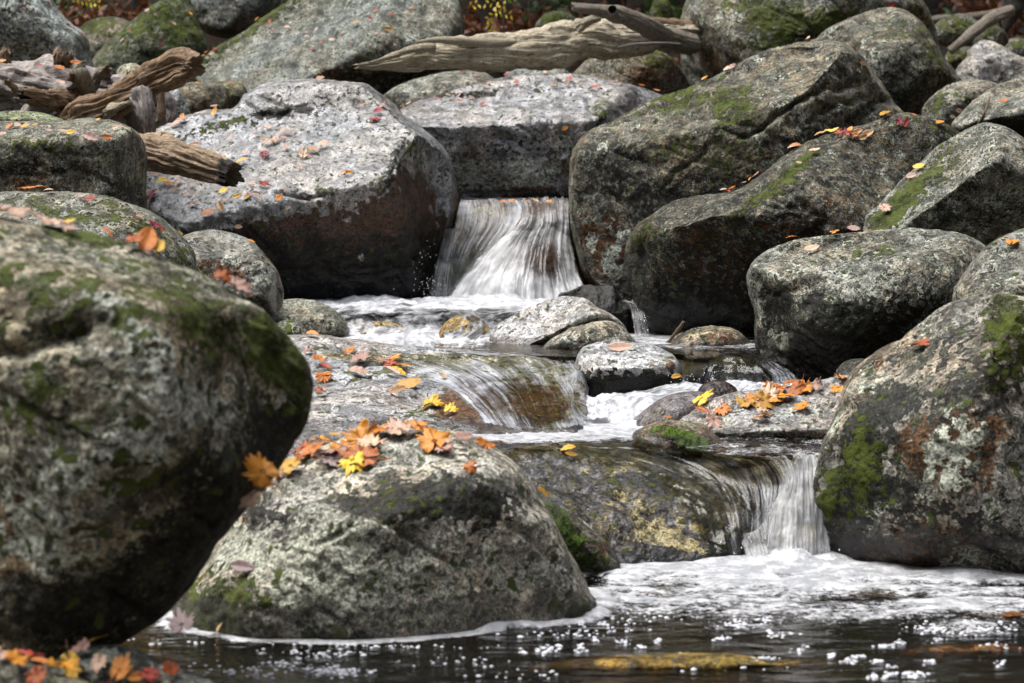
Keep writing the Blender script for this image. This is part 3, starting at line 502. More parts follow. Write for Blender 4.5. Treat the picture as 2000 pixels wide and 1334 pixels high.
boulder('tiny_moss', 'tiny mossy rock hidden behind the huge mossy boulder', [(530,650),(545,628),(570,626),(595,640),(602,665),(560,680)], 11.4, .12, .12, name='rock', cat='rock', seed=215, facets=0, spots=[('m',560,645,40,20,.7)], salt=.3, **GREY)
boulder('fall_gold', 'golden brown rounded rock under the thin left veil of the upper fall', [(858,585),(862,520),(872,460),(890,412),(905,394),(950,389),(1000,396),(1030,430),(1040,500),(1040,600),(950,620)], 14.55, .38, .3, n=2.6, seed=216, facets=0, brown=.10, lich=.0, dark=-.03, salt=.2, wet=.35, lcol=(.42,.40,.16), bcol=(.22,.12,.03), c1=(.14,.10,.04), c2=(.34,.26,.11),
 spots=[('l',940,410,60,14,.9),('l',920,450,22,24,.8),('d',880,520,24,60,1.)], name='rock', cat='rock')
boulder('fall_mound', 'rusty rock mound beneath the white cone of the upper fall', [(880,640),(900,560),(940,505),(990,460),(1010,425),(1030,398),(1080,392),(1125,400),(1150,480),(1170,560),(1180,640)], 14.35, .45, .3, n=2.3, seed=217, facets=0, brown=.12, dark=-.04, salt=.1, wet=.5, bcol=(.16,.07,.03), c1=(.08,.05,.04), c2=(.2,.14,.12), name='rock', cat='rock')
boulder('cascade_left', 'submerged tan rock in the low foaming cascade', [(630,680),(650,650),(700,632),(760,628),(800,645),(820,680),(720,710)], 12.25, .22, .2, name='rock', cat='rock', seed=218, facets=0, wet=.3, salt=.2, c1=(.2,.15,.06), c2=(.38,.30,.13))
boulder('cascade_right', 'submerged orange brown rock in the cascade beside the long pale stone', [(850,680),(862,640),(890,618),(925,618),(955,640),(970,680),(900,700)], 12.15, .18, .2, name='rock', cat='rock', seed=219, facets=0, wet=.3, salt=.2, c1=(.22,.15,.05), c2=(.42,.30,.11))
boulder('corner_dark', 'black little rock in the shade under the rounded black and grey boulder', [(1630,740),(1640,712),(1665,700),(1700,705),(1720,740),(1700,790),(1650,790)], 10.35, .15, .2, name='rock', cat='rock', seed=220, facets=1, dark=.1, salt=.1, **DARKG)
# submerged stones of the pool
for k, (x, y, rx, ry, t, cc) in enumerate([(1330,1305,300,26,6.7,(.30,.20,.045)),(1900,1275,150,14,6.95,(.30,.13,.03)),(1720,1165,110,12,7.9,(.26,.18,.05)),(1290,1165,120,8,7.9,(.22,.17,.06)),(450,1325,160,14,6.65,(.20,.16,.05)),(1960,1205,90,8,7.5,(.32,.14,.03))]):
    boulder('sub%d' % k, ['long golden stone under the clear water close to the camera','rust orange stone under the dark water near the tall lichen crusted boulder','yellowish stone showing through the foam below the small fall','olive stone under the foam beside the dark moss furred stone','olive stone under water beside the low leafy stone','thin orange stone showing through the water by the pool edge'][k],
     [(x-rx,y),(x-rx*.5,y-ry),(x+rx*.2,y-ry*1.1),(x+rx*.8,y-ry*.6),(x+rx,y),(x+rx*.5,y+ry),(x-rx*.6,y+ry)], t+.25, .28, .25, name='stone', cat='stone', seed=230+k, facets=0, amp=.5, n=2.5, salt=0., dark=-.08, c1=tuple(v*.16 for v in cc), c2=tuple(v*.8 for v in cc), fine=.6)
# ================================================================ driftwood
def wood_mat(c1, c2, cd, knots=.5, ro=.7, wet=0.):
    g = G('weathered_wood'); gr = g.attr('grain').outputs['Vector']
    n1 = g.noise(g.vscale(gr, (1.6, 1.6, .55)), 3., 7, .68, .6); n2 = g.noise(g.vscale(gr, (9, 9, .8)), 2.2, 6, .7, .3)
    n3 = g.noise(g.vscale(gr, (26, 26, 1.6)), 1.6, 4, .65); nb = g.noise(gr, 2.2, 5, .6)
    col = g.mix(g.ss(g.add(g.mul(n2, .6), g.mul(n3, .4)), .36, .62), c1, c2)
    col = g.mix(g.ss(n1, .58, .66), col, cd); col = g.mix(g.mul(g.ss(n3, .59, .66), .85), col, tuple(x*.35 for x in cd))
    col = g.mix(g.mul(g.ss(nb, .5, .66), .6), col, tuple(x*.75 for x in c1))
    dk = g.attr('dark').outputs['Fac']; col = g.mix(g.ss(g.add(dk, g.mul(nb, .4)), .45, .8), col, (.014, .008, .005))
    h = g.add(g.add(g.mul(n2, 1.), g.mul(n3, .55)), g.mul(n1, .6))
    bs = g.n('ShaderNodeBsdfPrincipled', {'Base Color': col, 'Roughness': ro, 'Normal': g.bump(h, 1., .02)})
    return g.out(bs.outputs[0])
WOODS = {}
def limb(name, path, parent=None, mat=None, seed=1, groove=.10, gn=5., lump=.12, ragged=(0, 0), hollow=(0, 0), nr=90, darkends=(0, 0), flat=1., px_nv=3.):
    """a tapering tube with weathered grooves; path = (px, py, distance, radius in px)"""
    path = np.asarray(path, float)
    L = np.linalg.norm(np.diff(path[:, :2], axis=0), axis=1).sum(); nv = int(np.clip(L/px_nv, 16, 260))
    C = catmull(path, nv); P = at(C[:, 0], C[:, 1], C[:, 2]); r = C[:, 3]*C[:, 2]/FOC
    T = np.gradient(P, axis=0); T /= np.linalg.norm(T, axis=1)[:, None]
    s = np.concatenate([[0], np.cumsum(np.linalg.norm(np.diff(P, axis=0), axis=1))])
    up = np.tile(np.array([0, -1., .15]), (nv, 1)); A = np.cross(T, up); A /= np.linalg.norm(A, axis=1)[:, None]; B = np.cross(A, T)
    th = np.linspace(0, 2*np.pi, nr, endpoint=False); ct, st = np.cos(th), np.sin(th)
    NP = np.stack([np.broadcast_to(ct*gn, (nv, nr)), np.broadcast_to(st*gn, (nv, nr)), np.broadcast_to((s/max(r.mean(), .02)*.35)[:, None], (nv, nr))], -1)
    tw = NP.copy(); tw[..., 0] = np.cos(th[None]+s[:, None]*1.1)*gn; tw[..., 1] = np.sin(th[None]+s[:, None]*1.1)*gn
    gro = fbm(tw, 3, seed, ridged=True); lo = fbm(np.stack([ct[None]*.8+0*s[:, None], st[None]*.8+0*s[:, None], (s/r.mean()*.45)[:, None]+0*ct[None]], -1), 3, seed+5)
    rr = r[:, None]*(1+lump*1.6*lo-groove*np.clip(gro, -.2, 1)+.03*fbm(tw*2.3, 3, seed+2))
    pos = P[:, None]+A[:, None]*(rr*ct[None])[..., None]+B[:, None]*(rr*st[None]*flat)[..., None]
    # ragged ends
    for e, rag in enumerate(ragged):
        if not rag: continue
        w = np.clip(1-(s if e == 0 else s[-1]-s)/(rag*1.2+1e-6), 0, 1)
        jag = fbm(np.stack([ct*3.2, st*3.2, ct*0+seed], -1), 3, seed+31)+.5*fbm(np.stack([ct*9, st*9, ct*0], -1), 2, seed)
        pos += (T[:, None]*(w[:, None]*(jag[None]*rag*.9))[..., None])*(-1 if e == 0 else 1)
    dk = np.zeros((nv, nr))
    for e, dd in enumerate(darkends):
        if dd: dk = np.maximum(dk, np.clip(1.2-(s if e == 0 else s[-1]-s)/dd, 0, 1)[:, None]*np.ones((1, nr)))
    gra = np.stack([ct[None]*np.ones((nv, 1)), st[None]*np.ones((nv, 1)), (s/r.mean())[:, None]*np.ones((1, nr)), np.ones((nv, nr))], -1)
    # cap rings: inward, sunken when hollow
    rings, gr2, dk2 = [pos], [gra], [dk]
    def cap(e):
        i = 0 if e == 0 else -1; ctr = pos[i].mean(0); out = T[i]*(-1 if e == 0 else 1); ring = pos[i]; L_ = []
        rm = np.linalg.norm(ring-ctr, axis=1).mean()
        for f in (.9, .74, .55, .35, .12):
            sink = -hollow[e]*rm*(1-f)*2.2 if hollow[e] else rm*.25*(1-f)
            q = ctr+(ring-ctr)*f+out*(sink+rm*.10*fbm(np.stack([ct*3, st*3, ct*0+f*3], -1), 2, seed+8)[:, None]*(1-.5*(f < .2)))
            L_.append(q)
        return np.stack(L_)
    c0, c1_ = cap(0)[::-1], cap(1)
    full = np.concatenate([c0, pos, c1_]); k = 5
    gr_full = np.concatenate([np.repeat(gra[:1], k, 0)*np.array([.4, .4, 1, 1]), gra, np.repeat(gra[-1:], k, 0)*np.array([.4, .4, 1, 1])])
    dkf = np.concatenate([np.full((k, nr), min(1., hollow[0]) if hollow[0] else .25*(darkends[0] > 0)), dk, np.full((k, nr), min(1., hollow[1]) if hollow[1] else .25*(darkends[1] > 0))])
    NR = full.shape[0]; V = np.vstack([full.reshape(-1, 3), full[0].mean(0)[None], full[-1].mean(0)[None]])
    gg = np.vstack([gr_full.reshape(-1, 4), gr_full[0, :1], gr_full[-1, :1]]); dd = np.concatenate([dkf.ravel(), dkf[0, :1], dkf[-1, :1]])
    Q = grid_quads(NR, nr, True); j = np.arange(nr); j2 = (j+1) % nr; i0 = NR*nr
    Tt = np.vstack([np.stack([np.full(nr, i0), j2, j], -1), np.stack([np.full(nr, i0+1), (NR-1)*nr+j, (NR-1)*nr+j2], -1)])
    ctr0 = full.mean(1); m = NR//2; a, b, c_ = V[Q[m*nr, 0]], V[Q[m*nr, 1]], V[Q[m*nr, 2]]
    if (np.cross(b-a, c_-a)*(a-ctr0[m])).sum() < 0: Q = Q[:, ::-1]; Tt = Tt[:, ::-1]
    org = V.mean(0); org[2] = V[:, 2].min()
    o = mesh_obj(name, V, Q, Tt, mat, parent=parent, origin=org, attrs={'grain': gg, 'dark': dd})
    return o
W_TAN = wood_mat((.30,.24,.15), (.78,.70,.53), (.06,.03,.015))
W_BROWN = wood_mat((.10,.052,.026), (.42,.28,.16), (.022,.011,.006))
W_SILVER = wood_mat((.12,.09,.082), (.56,.50,.465), (.035,.018,.012))
W_RUST = wood_mat((.16,.095,.05), (.58,.43,.28), (.03,.014,.008))
W_GREY = wood_mat((.14,.115,.085), (.42,.36,.28), (.035,.025,.016))
W_BARK = wood_mat((.030,.026,.02), (.085,.075,.06), (.012,.01,.008), ro=.9)
# the long weathered log across the stream
lg = empty('driftwood_log', at(960, 110, 16.2)); tag(lg, 'long pale weathered log with splintered tip lying above the upper fall', 'log')
WOODS['log'] = limb('trunk', [(712,128,15.6,5),(740,126,15.6,11),(790,117,15.6,20),(840,109,15.7,28),(900,106,15.7,32),(970,102,15.8,35),(1040,96,15.9,40),(1100,87,16.0,42),(1150,78,16.1,39),(1190,78,16.2,37),(1240,76,16.3,30),(1300,70,16.5,26),(1350,66,16.8,22)],
    lg, W_TAN, 5, groove=.20, gn=3.6, lump=.20, ragged=(.12, 0), nr=140, flat=.9)
limb('splinter', [(722,122,15.5,2),(760,112,15.5,5),(800,98,15.5,8),(850,92,15.55,9)], lg, W_TAN, 75, ragged=(.04, 0), nr=30, groove=.3)
limb('stub', [(1130,52,15.9,14),(1150,40,15.85,12),(1172,34,15.85,9)], lg, W_TAN, 76, groove=.3, lump=.3, nr=40)
limb('splinter', [(815,82,15.55,3),(850,78,15.55,6),(900,80,15.6,9),(960,84,15.7,10),(1010,82,15.8,8)], lg, W_TAN, 8, ragged=(.04, 0), nr=30)
bl = empty('broken_branch', at(1220, 50, 15.9)); tag(bl, 'broken branch with a round hollow knot leaning over the long log', 'branch')
limb('limb', [(1120,14,15.6,8),(1140,17,15.6,10),(1180,22,15.65,13),(1205,28,15.7,18),(1230,36,15.75,18),(1270,55,15.9,20),(1300,72,16.1,20),(1350,88,16.4,22)], bl, W_GREY, 15, groove=.12, ragged=(.03, 0), nr=60, lump=.1)
limb('knot', [(1198,26,15.6,10),(1197,22,15.5,10),(1196,19,15.42,9)], bl, W_GREY, 17, hollow=(0, .8), nr=30, px_nv=1, lump=.05)
limb('rear_limb', [(1270,42,16.4,10),(1310,50,16.6,14),(1350,56,16.9,16)], bl, W_BROWN, 18, nr=40)
tw = limb('twig', [(1208,92,15.6,2),(1240,86,15.5,2.4),(1290,84,15.5,2.2),(1328,86,15.6,2)], None, W_SILVER, 19, nr=12); tag(tw, 'thin pale twig poking out between the long log and the round boulder', 'twig')
# driftwood stump
st_ = empty('driftwood_stump', at(200, 230, 13.6)); tag(st_, 'tangled grey driftwood stump with a raised hollow limb resting behind the blocky boulder', 'driftwood')
limb('trunk', [(-260,165,14.0,62),(-80,165,14.,60),(20,168,14.,58),(90,172,13.9,62),(150,178,13.8,58),(200,190,13.7,52),(250,200,13.6,40),(290,220,13.6,24)], st_, W_SILVER, 25, groove=.30, gn=2.8, lump=.42, nr=130, flat=.8)
limb('hollow_limb', [(110,275,13.2,44),(160,240,13.2,42),(215,208,13.15,38),(270,176,13.1,32),(310,150,13.05,32),(345,132,13.0,31),(368,130,12.95,27),(384,131,12.9,20)], st_, W_BROWN, 26, groove=.30, gn=3.8, lump=.42, ragged=(0, .045), hollow=(0, .22), nr=130, darkends=(.1, 0))
limb('knob', [(172,205,13.5,24),(168,180,13.4,20),(162,160,13.3,17),(158,145,13.25,16),(156,136,13.25,12)], st_, W_GREY, 27, groove=.06, nr=50, lump=.1)
limb('stub', [(120,150,13.9,20),(122,130,13.85,17),(126,114,13.8,19),(130,104,13.8,17)], st_, W_BROWN, 28, groove=.3, lump=.35, ragged=(0, .06), hollow=(0, 1.), nr=50)
limb('stub', [(200,170,13.6,14),(205,150,13.6,11),(212,140,13.55,8)], st_, W_SILVER, 29, groove=.3, lump=.4, ragged=(0, .06), nr=36)
limb('side_root', [(150,205,13.5,34),(120,196,13.3,26),(90,194,13.15,20),(62,190,13.05,17),(44,186,13.0,15)], st_, W_BROWN, 30, groove=.22, gn=4, lump=.3, ragged=(0, .05), hollow=(0, 1.2), nr=70)
limb('side_root', [(95,200,13.2,24),(72,215,13.15,22),(60,232,13.1,20),(52,250,13.1,16)], st_, W_SILVER, 31, groove=.22, gn=4, lump=.3, nr=60)
limb('spike', [(72,178,13.2,3),(58,172,13.15,3.4),(46,170,13.1,2.4)], st_, W_TAN, 32, nr=14)
limb('prop_root', [(250,190,13.3,30),(262,215,13.3,26),(270,240,13.3,20),(276,262,13.3,15)], st_, W_SILVER, 33, groove=.2, lump=.25, nr=70)
limb('prop_root', [(312,168,13.4,8),(314,195,13.4,8),(315,220,13.4,9),(314,238,13.4,8)], st_, W_BROWN, 34, groove=.2, nr=30)
limb('prop_root', [(318,180,13.7,13),(332,200,13.7,11),(334,222,13.7,10),(330,238,13.7,8)], st_, W_SILVER, 35, groove=.3, lump=.4, nr=40)
limb('prop_root', [(275,240,13.5,8),(300,238,13.5,10),(325,236,13.5,8)], st_, W_SILVER, 36, groove=.3, lump=.3, nr=30)
limb('stub', [(182,168,13.45,12),(190,152,13.42,9),(200,142,13.4,10),(214,138,13.38,6)], st_, W_GREY, 70, groove=.35, lump=.5, ragged=(0, .05), nr=40)
limb('stub', [(5,120,13.8,14),(8,108,13.8,10),(12,100,13.8,8)], st_, W_BROWN, 71, groove=.3, lump=.5, ragged=(0, .05), nr=36)
limb('stub', [(148,140,13.8,14),(158,128,13.75,9),(164,122,13.7,5)], st_, W_TAN, 72, groove=.3, lump=.5, ragged=(0, .05), nr=36)
limb('side_root', [(190,235,13.2,20),(205,222,13.1,14),(225,212,13.02,9),(250,200,12.95,5)], st_, W_TAN, 73, groove=.3, lump=.4, nr=40)
limb('prop_root', [(275,190,13.05,26),(285,215,13.0,20),(290,240,13.0,15),(292,262,13.0,10)], st_, W_SILVER, 74, groove=.35, lump=.4, nr=60)
_r = np.random.RandomState(4)
for k in range(9):
    x0, y0 = _r.uniform(20, 230), _r.uniform(150, 205); dx, dy = _r.uniform(-38, 38), -_r.uniform(4, 34); tt = 13.45-.2*_r.rand()
    limb('stub', [(x0, y0, tt+.1, 11), (x0+dx*.4, y0+dy*.5, tt, 8), (x0+dx*.8, y0+dy*.8, tt-.05, 6), (x0+dx, y0+dy, tt-.1, 2.5)], st_, (W_BROWN, W_SILVER, W_RUST)[k % 3], 80+k, groove=.35, lump=.6, ragged=(0, .03), nr=30)
# short log on the slanting boulder
sh = limb('short_log', [(250,290,12.9,28),(290,298,12.85,36),(330,304,12.8,38),(370,314,12.75,34),(410,325,12.7,31),(438,334,12.65,29),(458,340,12.6,24)], None, W_RUST, 45, groove=.26, gn=3.2, lump=.22, ragged=(0, .035), hollow=(0, .45), darkends=(0, .09), nr=120)  # colour darkens towards the jagged end
tag(sh, 'short broken log with a dark jagged end resting on the great slanting boulder', 'log')
# far wood
o = limb('fallen_pole', [(1800,42,21,9),(1850,37,21,9),(1910,31,21,8),(1970,22,21,8),(2050,14,21,8)], None, W_GREY, 51, nr=30); tag(o, 'pale fallen pole lying level across the dark forest edge', 'log')
rt = empty('forked_root', at(1950, 60, 19.2)); tag(rt, 'grey crooked root sloping up from the stones towards the dark hanging trunk', 'root')
limb('root', [(1855,100,19.0,8),(1880,80,19.0,9),(1910,55,19.1,12),(1940,35,19.2,13),(1975,20,19.3,12)], rt, W_GREY, 52, nr=40)
o = limb('dark_trunk', [(2010,-60,19.6,30),(1990,-20,19.6,24),(1978,20,19.6,19),(1968,50,19.6,10),(1964,62,19.6,4)], None, W_BARK, 53, nr=40, lump=.3); tag(o, 'black gnarled trunk stub hanging down over the crooked root', 'trunk')
o = limb('far_stick', [(905,62,21,5),(950,58,21,5.5),(990,54,21,4)], None, W_GREY, 54, nr=16); tag(o, 'short grey stick on the forest floor behind the long log', 'stick')
o = limb('stick', [(1306,668,11.7,2.5),(1318,652,11.65,3.5),(1328,640,11.62,4),(1335,628,11.6,3)], None, W_BROWN, 55, nr=14, ragged=(0, .01)); tag(o, 'short reddish stick standing up beside the low tan stone', 'stick')
o = limb('bark_strip', [(1898,262,13.0,3),(1915,238,12.75,3.5),(1925,215,12.7,3),(1933,190,12.9,2)], None, W_BROWN, 56, nr=12); tag(o, 'thin dry twig lying down the crease of the wavy lipped boulder', 'twig')

# ================================================================ trees beyond the stream
def leaf_clumps(centers, n, size, spread, rng):
    k = len(centers); idx = rng.randint(0, k, n); p = centers[idx]+rng.normal(size=(n, 3))*spread[idx][:, None]
    a = rng.normal(size=(n, 3)); a /= np.linalg.norm(a, axis=1)[:, None]; b = np.cross(a, rng.normal(size=(n, 3))); b /= np.linalg.norm(b, axis=1)[:, None]
    s = size*rng.uniform(.6, 1.3, (n, 1)); V = np.stack([p-a*s, p-b*s*.5, p+a*s, p+b*s*.5], 1).reshape(-1, 3)
    return V, np.arange(n*4).reshape(-1, 4)
def foliage_mat(c1, c2, name='foliage'):
    g = G(name); P = g.n('ShaderNodeTexCoord').outputs['Object']; n1 = g.noise(P, 2.2, 3); n2 = g.noise(P, 17, 3)
    col = g.mix(g.ss(g.add(g.mul(n1, .5), g.mul(n2, .5)), .38, .62), c1, c2)
    d = g.n('ShaderNodeBsdfPrincipled', {'Base Color': col, 'Roughness': .6}); t = g.n('ShaderNodeBsdfTranslucent', {'Color': col})
    return g.out(g.n('ShaderNodeMixShader', {0: .3, 1: d.outputs[0], 2: t.outputs[0]}).outputs[0])
F_GREEN = foliage_mat((.016,.035,.008), (.05,.09,.018)); F_YEL = foliage_mat((.35,.24,.02), (.62,.48,.05)); F_FERN = foliage_mat((.03,.08,.008), (.10,.20,.02)); F_OR = foliage_mat((.05,.016,.006), (.15,.048,.012))
def tree(px, t, rpx, label, h=9., seed=1, lean=0., crown=True, n=5200, ybase=120):
    rng = np.random.RandomState(seed); p = at(px, 300, t); x, y = p[0], p[1]; z0 = float(bed_z(np.array([x]), np.array([y]))[0])-.2; r = rpx*t/FOC
    root = empty('tree', (x, y, z0)); tag(root, label, 'tree', 'trees of the forest edge')
    nz, nr = 60, 28; zz = np.linspace(0, h*.8, nz); rad = r*(1-.75*zz/(h*.8))+r*.7*np.exp(-zz/.25); th = np.linspace(0, 2*np.pi, nr, endpoint=False)
    cx = lean*zz+.08*np.sin(zz*.9+seed); Pn = np.stack([np.cos(th)[None]*5+0*zz[:, None], np.sin(th)[None]*5+0*zz[:, None], zz[:, None]*1.2+0*th[None]], -1)
    rr = rad[:, None]*(1+.14*fbm(Pn, 3, seed, ridged=True)); V = np.stack([x+cx[:, None]+rr*np.cos(th), y+rr*np.sin(th), z0+zz[:, None]+0*rr], -1).reshape(-1, 3)
    gr = np.stack([np.cos(th)[None]+0*zz[:, None], np.sin(th)[None]+0*zz[:, None], zz[:, None]*3+0*th[None], 1+0*zz[:, None]*th[None]], -1).reshape(-1, 4)
    mesh_obj('trunk', V, grid_quads(nz, nr, True), mat=W_BARK, parent=root, origin=(x, y, z0), attrs={'grain': gr, 'dark': np.zeros(len(V))})
    if crown:
        k = 26; a = rng.uniform(0, 6.28, k); rz = rng.uniform(0, 1, k); rr = (1-rz*.75)*h*.27*rng.uniform(.3, 1, k)
        cen = np.stack([x+lean*h*.7+rr*np.cos(a), y+rr*np.sin(a), z0+h*(.42+.6*rz)], -1)
        V, Q = leaf_clumps(cen, n, .16, np.full(k, h*.055), rng)
        mesh_obj('crown', V, Q, mat=F_GREEN if seed % 3 else F_OR, parent=root, smooth=False)
tree(281, 24, 22, 'grey tree trunk rising behind the mossy low rock near the pale boulder', seed=3, h=11)
tree(972, 24, 20, 'dark tree trunk behind the yellow leaved sprig and the long log', seed=4, h=12)
tree(1215, 27, 16, 'slender dark trunk in the shade above the broken branch', seed=5, h=11)
tree(1885, 24, 34, 'thick brown trunk behind the level fallen pole', seed=6, h=12)
tree(1300, 25, 10, 'thin dark stem beside the bright green mossy stone', seed=7, h=9)
tree(60, 27, 20, 'dark trunk in the gloom above the pale blue grey boulder', seed=8, h=12)
tree(620, 29, 24, 'trunk hidden behind the very large sloping boulder', seed=9, h=13)
tree(1560, 28, 24, 'trunk hidden behind the giant rounded boulder', seed=10, h=13)
o = limb('sapling', [(981,88,19,1.6),(985,40,19,1.4),(990,-10,19,1.2),(992,-60,19,1)], None, W_BARK, 61, nr=10); tag(o, 'thin bare sapling stem just behind the long log', 'sapling')
for k, (pa, lb) in enumerate([([(1040,60,20,1.4),(1032,20,20,1.2),(1040,-20,20,1)], 'thin dark stem standing over the moss capped mound'), ([(205,30,20,1.2),(212,0,20,1.2),(210,-30,20,1)], 'thin upright stem near the grey tree trunk'), ([(140,6,20,1.2),(185,2,20,1.3),(240,6,20,1)], 'thin bare twig arching under the yellow leaf spray')]):
    o = limb('twig', pa, None, W_BARK, 62+k, nr=8); tag(o, lb, 'twig')
def sprig(pts, t, size, mat, label, seed, name='sprig'):
    rng = np.random.RandomState(seed); Vs, Qs, c = [], [], 0
    for (x0, y0, x1, y1, n) in pts:
        for i in range(n):
            f = (i+.5)/n; bx, by = x0+(x1-x0)*f, y0+(y1-y0)*f
            d = np.array([x1-x0, y1-y0]); d = d/np.linalg.norm(d); nn = np.array([-d[1], d[0]])*(1 if i % 2 else -1)
            dd = nn*.85+d*.5; e = np.array([bx, by])+dd*size; w = np.array([-dd[1], dd[0]])*size*.24; m = (np.array([bx, by])+e)/2
            q = [np.array([bx, by]), m-w, e, m+w]; tj = t+rng.normal()*.03
            for r_, v in enumerate(q): Vs.append(at(v[0], v[1], np.array(tj+(.012 if r_ in (1, 3) else 0)+.02*rng.normal())))
            Qs.append([c, c+1, c+2, c+3]); c += 4
    o = mesh_obj(name, np.array(Vs), np.array(Qs), mat=mat, smooth=False); tag(o, label, 'sprig')
sprig([(990,0,945,8,7),(985,8,950,42,9),(960,20,1000,30,8),(955,40,962,62,5),(915,12,935,8,4)], 18.9, 11, F_YEL, 'yellow compound leaves of a small sprig hanging behind the long log', 2)
sprig([(136,-6,195,9,14)], 19.5, 12, F_YEL, 'yellow leaf spray at the top edge above the mossy low rock', 3)
sprig([(985,2,1010,-8,6),(1000,6,985,-20,6)], 19.2, 12, F_FERN, 'green sprig leaves beside the yellow compound leaves', 4)
def undergrowth(boxes, seed):
    rng = np.random.RandomState(seed); Vs, Qs, c = [], [], 0
    for (x0, x1, y0, y1, n, t) in boxes:
        px = rng.uniform(x0, x1, n); py = rng.uniform(y0, y1, n); tt = t+rng.uniform(-.6, .6, n); p = at(px, py, tt)
        V, Q = leaf_clumps(p, n*3, .05, np.full(n, .06), rng); Vs.append(V); Qs.append(Q+c); c += len(V)
    return np.vstack(Vs), np.vstack(Qs)
V, Q = undergrowth([(1260,1330,0,50,40,22),(1010,1120,-10,30,40,23),(90,200,-20,30,50,22.5),(1850,2000,30,70,20,22.5),(480,560,-10,10,20,23)], 9)
o = mesh_obj('undergrowth', V, Q, mat=F_GREEN, smooth=False); tag(o, 'dark green undergrowth leaves at the forest edge', kind='stuff')
V, Q = undergrowth([(100,340,20,60,120,21.5),(1000,1330,20,80,160,23),(1850,2010,-10,60,120,23),(900,1000,40,90,60,21)], 10)
o = mesh_obj('leaf_litter', V, Q, mat=F_OR, smooth=False); tag(o, 'brown fallen leaf litter covering the forest floor', kind='stuff')
# ================================================================ fallen leaves
bpy.context.view_layer.update()
COL = {'o': ('orange', (.66,.20,.014), (.86,.36,.03)), 'y': ('yellow', (.80,.42,.02), (.90,.60,.06)), 'p': ('pale pink', (.62,.36,.26), (.80,.56,.42)),
       'r': ('red', (.36,.015,.025), (.55,.04,.03)), 't': ('tan', (.42,.20,.075), (.66,.40,.20)), 'd': ('rusty orange', (.56,.15,.014), (.80,.28,.03)), 'm': ('mauve', (.30,.20,.20), (.40,.28,.27))}
def leaf_mat(k):
    _, a, b = COL[k]; g = G('leaf_'+COL[k][0].replace(' ', '_')); uv = g.n('ShaderNodeTexCoord').outputs['UV']
    rnd = g.n('ShaderNodeObjectInfo').outputs['Random']; tc = g.n('ShaderNodeTexCoord').outputs['Object']
    P = g.n('ShaderNodeVectorMath', {0: tc, 1: g.n('ShaderNodeCombineXYZ', {0: g.mul(rnd, 40.)}).outputs[0]}, operation='ADD').outputs[0]
    n = g.noise(P, 38, 5, .6); n2 = g.noise(P, 160, 3, .6)
    col = g.mix(g.ss(n, .38, .62), a, b); col = g.mix(g.mul(g.ss(g.add(g.mul(n2, .5), g.mul(n, .5)), .54, .62), .85), col, tuple(x*.3 for x in a))
    hs = g.n('ShaderNodeHueSaturation', {'Hue': g.mad(rnd, .04, .48), 'Saturation': 1.0, 'Value': g.mad(rnd, .48, .46), 'Color': col}).outputs[0]
    vein = g.attr('vein').outputs['Fac']; hs = g.mix(g.mul(vein, .35), hs, tuple(min(1, x*.45) for x in a))
    d = g.n('ShaderNodeBsdfPrincipled', {'Base Color': hs, 'Roughness': .36, 'Specular IOR Level': .5, 'Normal': g.bump(g.add(n2, g.mul(vein, .5)), .5, .002)})
    t = g.n('ShaderNodeBsdfTranslucent', {'Color': hs})
    return g.out(g.n('ShaderNodeMixShader', {0: .22, 1: d.outputs[0], 2: t.outputs[0]}).outputs[0])
LM = {k: leaf_mat(k) for k in COL}
def thick(V, Q, T, vein, th=.006):
    """give the blade a back face and a rim so that it is a solid thin leaf"""
    n = len(V); V2 = V.copy(); V2[:, 2] -= th
    ed = {}
    for f in list(map(tuple, Q))+list(map(tuple, T)):
        for a, b in zip(f, f[1:]+f[:1]): ed[(a, b)] = ed.get((a, b), 0)+1
    rim = [(b, a, a+n, b+n) for (a, b) in ed if (b, a) not in ed]
    Q2 = np.vstack([Q.reshape(-1, 4), (Q[:, ::-1]+n).reshape(-1, 4), np.array(rim)]); T2 = np.vstack([T.reshape(-1, 3), (T[:, ::-1]+n).reshape(-1, 3)])
    return np.vstack([V, V2]), Q2.astype(int), T2.astype(int), np.concatenate([vein, vein])
def oval_leaf(seed):
    rng = np.random.RandomState(seed); nl, nw = 18, 9; t = np.linspace(0, 1, nl); w = np.linspace(-1, 1, nw); T_, W_ = np.meshgrid(t, w, indexing='ij')
    hw = .27*np.sin(np.pi*t**.85)**.75*(1+.04*np.sin(t*60)); hw[0] = hw[-1] = .004
    x = T_-.5; y = W_*hw[:, None]; c1, c2, c3 = rng.uniform(-.25, .45), rng.uniform(.15, .7), rng.uniform(-.35, .35)
    z = c1*(x**2)*1.2+c2*np.abs(y)*.6+c3*x*y*2+.02*np.sin(x*22)*np.abs(W_)
    V = np.stack([x, y, z], -1).reshape(-1, 3); vein = np.clip(1-np.abs(W_)/.14, 0, 1)+.5*(np.abs(np.sin((T_*9-np.abs(W_)*1.1)*np.pi))<.25)
    return thick(V, grid_quads(nl, nw), np.zeros((0, 3), int), np.clip(vein, 0, 1).ravel())
